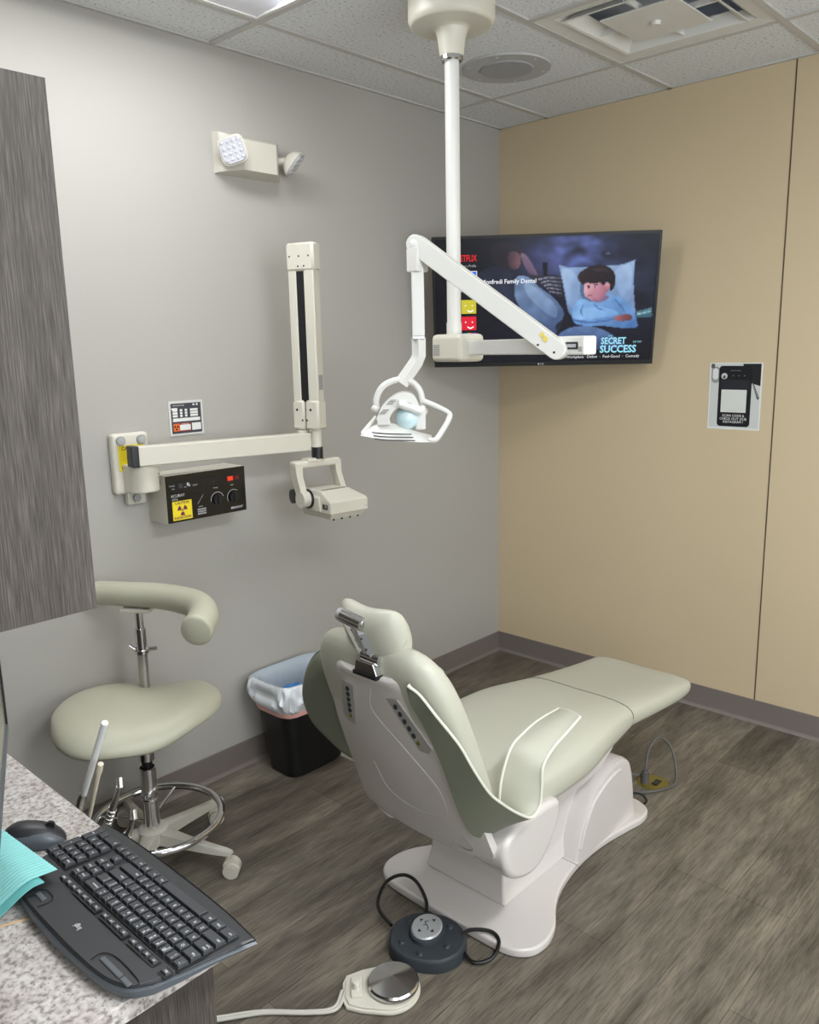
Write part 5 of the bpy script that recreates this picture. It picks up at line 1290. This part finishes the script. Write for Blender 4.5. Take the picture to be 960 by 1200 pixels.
# ================================================================ chair foot control
t = thing('foot_control', 'charcoal rubber foot control with silver arrow disc beside the chair base', 'foot pedal', (-2.00, -1.24, 0))
TFc = Matrix.Translation((-2.018, -1.255, 0)) @ Matrix.Rotation(math.radians(-62), 4, 'Z') @ Matrix.Diagonal((.86, 1.06, 1, 1))
pts = catmull([(.135, .0, 0), (.120, .045, 0), (.07, .082, 0), (.0, .094, 0), (-.065, .082, 0), (-.112, .045, 0), (-.122, .0, 0), (-.105, -.055, 0), (-.05, -.088, 0), (.01, -.094, 0), (.07, -.085, 0), (.118, -.05, 0)], 5, True)
b = bmesh.new(); n = len(pts); R = []
for z, s_ in ((.001, 1.0), (.012, 1.0), (.034, .99), (.043, .965), (.047, .92), (.049, .5)): R.append([Vector((p.x*s_, p.y*s_, z*.85)) for p in pts])
b.free(); mb = MB(); mb.loft(R, 'pedal', TFc); 
bd = mb.build('body', t, smooth=40)
mb = MB(); mb.lathe([(0, 0), (.056, 0), (.058, .004), (.056, .014), (.051, .017), (0, .017)], (.0, .012, .038), 'pedal', 40, TFc); mb.build('joystick_collar', t)
mb = MB(); mb.lathe([(0, 0), (.050, 0), (.051, .003), (.047, .0065), (0, .007)], (.0, .012, .054), 'silver', 40, TFc); dsk = mb.build('joystick_disc', t)
mb = MB(); Td = TFc @ Matrix.Translation((0, .012, .0617)) @ Matrix.Rotation(math.radians(52-43), 4, 'Z')
for k in range(4):
    a = PI/4 + k*PI/2; Tr = Td @ Matrix.Rotation(a, 4, 'Z'); mb.poly([(.037, 0), (.026, .007), (.026, -.007)], 'screw', Tr)
Ts = Td
mb.tube([(-.008, .014, 0), (-.001, .002, 0), (.006, -.006, 0), (.004, -.016, 0)], .0011, 'screw', 5, Ts); mb.tube([(-.008, .014, 0), (.004, .019, 0)], .0009, 'screw', 5, Ts); mb.tube([(-.012, .0, 0), (-.001, .002, 0)], .0009, 'screw', 5, Ts)
mb.build('arrow_marks', dsk, smooth=0)
for p in ((-.072, .042), (-.068, -.040), (.002, -.070), (.078, -.028), (.07, .045)):
    MB().lathe([(0, .006), (.008, .005), (.0115, .0), (0, -.002)], (p[0], p[1], .0405), 'pedal', 20, TFc).build('rubber_button', t)
mb = MB()
mb.tube(catmull([(-2.045, -1.145, .03), (-2.025, -1.075, .035), (-1.985, -1.035, .04), (-1.925, -1.015, .05), (-1.875, -1.035, .052), (-1.870, -1.085, .048), (-1.905, -1.155, .038), (-1.945, -1.19, .03)], 6), .0055, 'black_cable', 8); mb.build('cord_loop', t)
mb = MB(); mb.tube(catmull([(-1.965, -1.325, .03), (-1.925, -1.340, .045), (-1.885, -1.385, .040), (-1.895, -1.420, .030), (-1.945, -1.430, .015), (-1.985, -1.400, .012), (-1.975, -1.345, .02)], 6), .0055, 'black_cable', 8); mb.build('cord_loop', t)

# ================================================================ handpiece foot rheostat
RX, RY = -2.205, -1.290
t = thing('foot_rheostat', 'round chrome disc foot rheostat on white base with pale cord', 'foot pedal', (RX, RY, 0))
TR = Matrix.Translation((RX, RY, 0)) @ Matrix.Rotation(math.radians(137), 4, 'Z')    # local +x towards the cord
pts = [(.085*math.cos(a), .085*math.sin(a)) for a in [math.radians(-118 + k*236/30 + 180) for k in range(31)]]
pts = pts + [(-.02+.04, .082), (.02, .082)][:0] + [(.070, -.078), (.105, -.062), (.118, -.030), (.118, .030), (.105, .062), (.070, .078)][::1]
pts2 = [(.084*math.cos(math.radians(a)), .084*math.sin(math.radians(a))) for a in range(75, 286, 7)] + [(.075, -.070), (.112, -.055), (.122, -.03), (.122, .03), (.112, .055), (.075, .070)]
mb = MB(); mb.prism(pts2, .001, .012, 'cream', TR, bev=.004); mb.prism([(p[0]*.93, p[1]*.93) for p in pts2], .012, .017, 'cream', TR, bev=.002); mb.build('base', t)
mb = MB(); mb.lathe([(0, .030), (.004, .0298), (.064, .017), (.068, .012), (.068, .004), (.060, .000), (0, 0)], (-.012, 0, .020), 'cone', 64, TR); mb.build('disc', t, smooth=25)
mb = MB(); mb.box((.068, -.035, .014), (.100, .035, .026), 'cream', .005, 2, TR); mb.lathe([(0, .030), (.008, .029), (.010, .026), (.010, 0), (0, 0)], (.085, .008, .014), 'cream', 20, TR); mb.lathe([(0, .006), (.010, .005), (.013, 0), (0, 0)], (.085, .008, .024), 'cream', 20, TR); mb.build('valve_block', t)
cp = TR @ Vector((.118, 0, .010))
for k, dz in ((-1, 0), (1, 0)):
    mb = MB(); mb.tube(catmull([(cp.x-k*.003, cp.y+k*.004, .012), (-2.345, -1.232+k*.0045, .008), (-2.40, -1.185+k*.0045, .006), (-2.47, -1.105+k*.005, .006), (-2.54, -1.050+k*.006, .006), (-2.62, -.995+k*.006, .006), (-2.72, -.96+k*.006, .006), (-2.96, -.95+k*.006, .006)], 8), .0046, 'cable_w', 10); mb.build('cord', t)

# ================================================================ floor outlet with cable loop
t = thing('floor_outlet', 'round brass floor outlet cover with a grey cable loop beyond the chair base', 'floor outlet', (-.775, -1.32, 0))
MB().lathe([(0, .006), (.052, .006), (.058, .003), (.06, .0005), (0, .0005)], (-.775, -1.32, 0), 'brass', 40).build('cover_plate', t)
mb = MB(); mb.box((-.795, -1.325, .006), (-.755, -1.345, .009), 'screw', .001); mb.build('socket_flap', t)
mb = MB(); mb.cyl((-.80, -1.30, .006), (-.80, -1.30, .045), .017, 'cable', 18); mb.cyl((-.80, -1.30, .045), (-.80, -1.30, .06), .012, 'cable', 18); mb.build('plug', t)
mb = MB(); mb.tube(catmull([(-.80, -1.30, .055), (-.765, -1.295, .13), (-.715, -1.310, .165), (-.690, -1.345, .13), (-.700, -1.375, .06), (-.745, -1.395, .012), (-.82, -1.370, .008), (-.88, -1.33, .010), (-.93, -1.29, .02)], 8), .0055, 'cable', 10)
mb.tube(catmull([(-.80, -1.285, .03), (-.84, -1.255, .04), (-.90, -1.25, .04), (-.965, -1.26, .03)], 6), .0055, 'cable', 10); mb.build('cable', t)
mb = MB(); mb.tube(catmull([(-.965, -1.30, .03), (-.935, -1.345, .035), (-.935, -1.375, .02), (-.965, -1.375, .012)], 6), .004, 'black_cable', 8); mb.build('thin_cable', t)

# ================================================================ camera and light
cam = bpy.data.cameras.new('camera'); co = bpy.data.objects.new('camera', cam); C.objects.link(co)
R_v = Vector((.68042589, -.73255276, -.01967401)); U_v = Vector((.15722642, .11971136, .98028009)); F_v = Vector((.71575168, .67010122, -.19663135))
co.matrix_world = frame((-3.52362167, -2.63429614, 1.66947738), R_v, U_v, -F_v)
cam.sensor_fit = 'HORIZONTAL'; cam.sensor_width = 36; cam.lens = 962.8877/960*36; cam.clip_start = .02; cam.clip_end = 50
bpy.context.scene.camera = co
wrld = bpy.data.worlds.new('room air'); bpy.context.scene.world = wrld; wrld.use_nodes = True
wrld.node_tree.nodes['Background'].inputs[0].default_value = (.9, .92, 1, 1); wrld.node_tree.nodes['Background'].inputs[1].default_value = .3
def area(name, loc, sx, sy, e, col=(1, .975, .94)):
    l = bpy.data.lights.new(name, 'AREA'); l.shape = 'RECTANGLE'; l.size = sx; l.size_y = sy; l.energy = e; l.color = col
    o = bpy.data.objects.new(name, l); C.objects.link(o); o.location = loc; return o
area('ceiling_lamp', (-2.297, -.59, H+.02), 1.1, .30, 11, (.96, .98, 1))
area('ceiling_lamp', (-2.297, -3.034, H+.02), 1.1, .30, 40, (.96, .985, 1))
s_ = bpy.context.scene
s_.view_settings.view_transform = 'Standard'; s_.view_settings.look = 'None'; s_.view_settings.exposure = 0.18; s_.view_settings.gamma = 1.0
s_.view_settings.use_curve_mapping = False
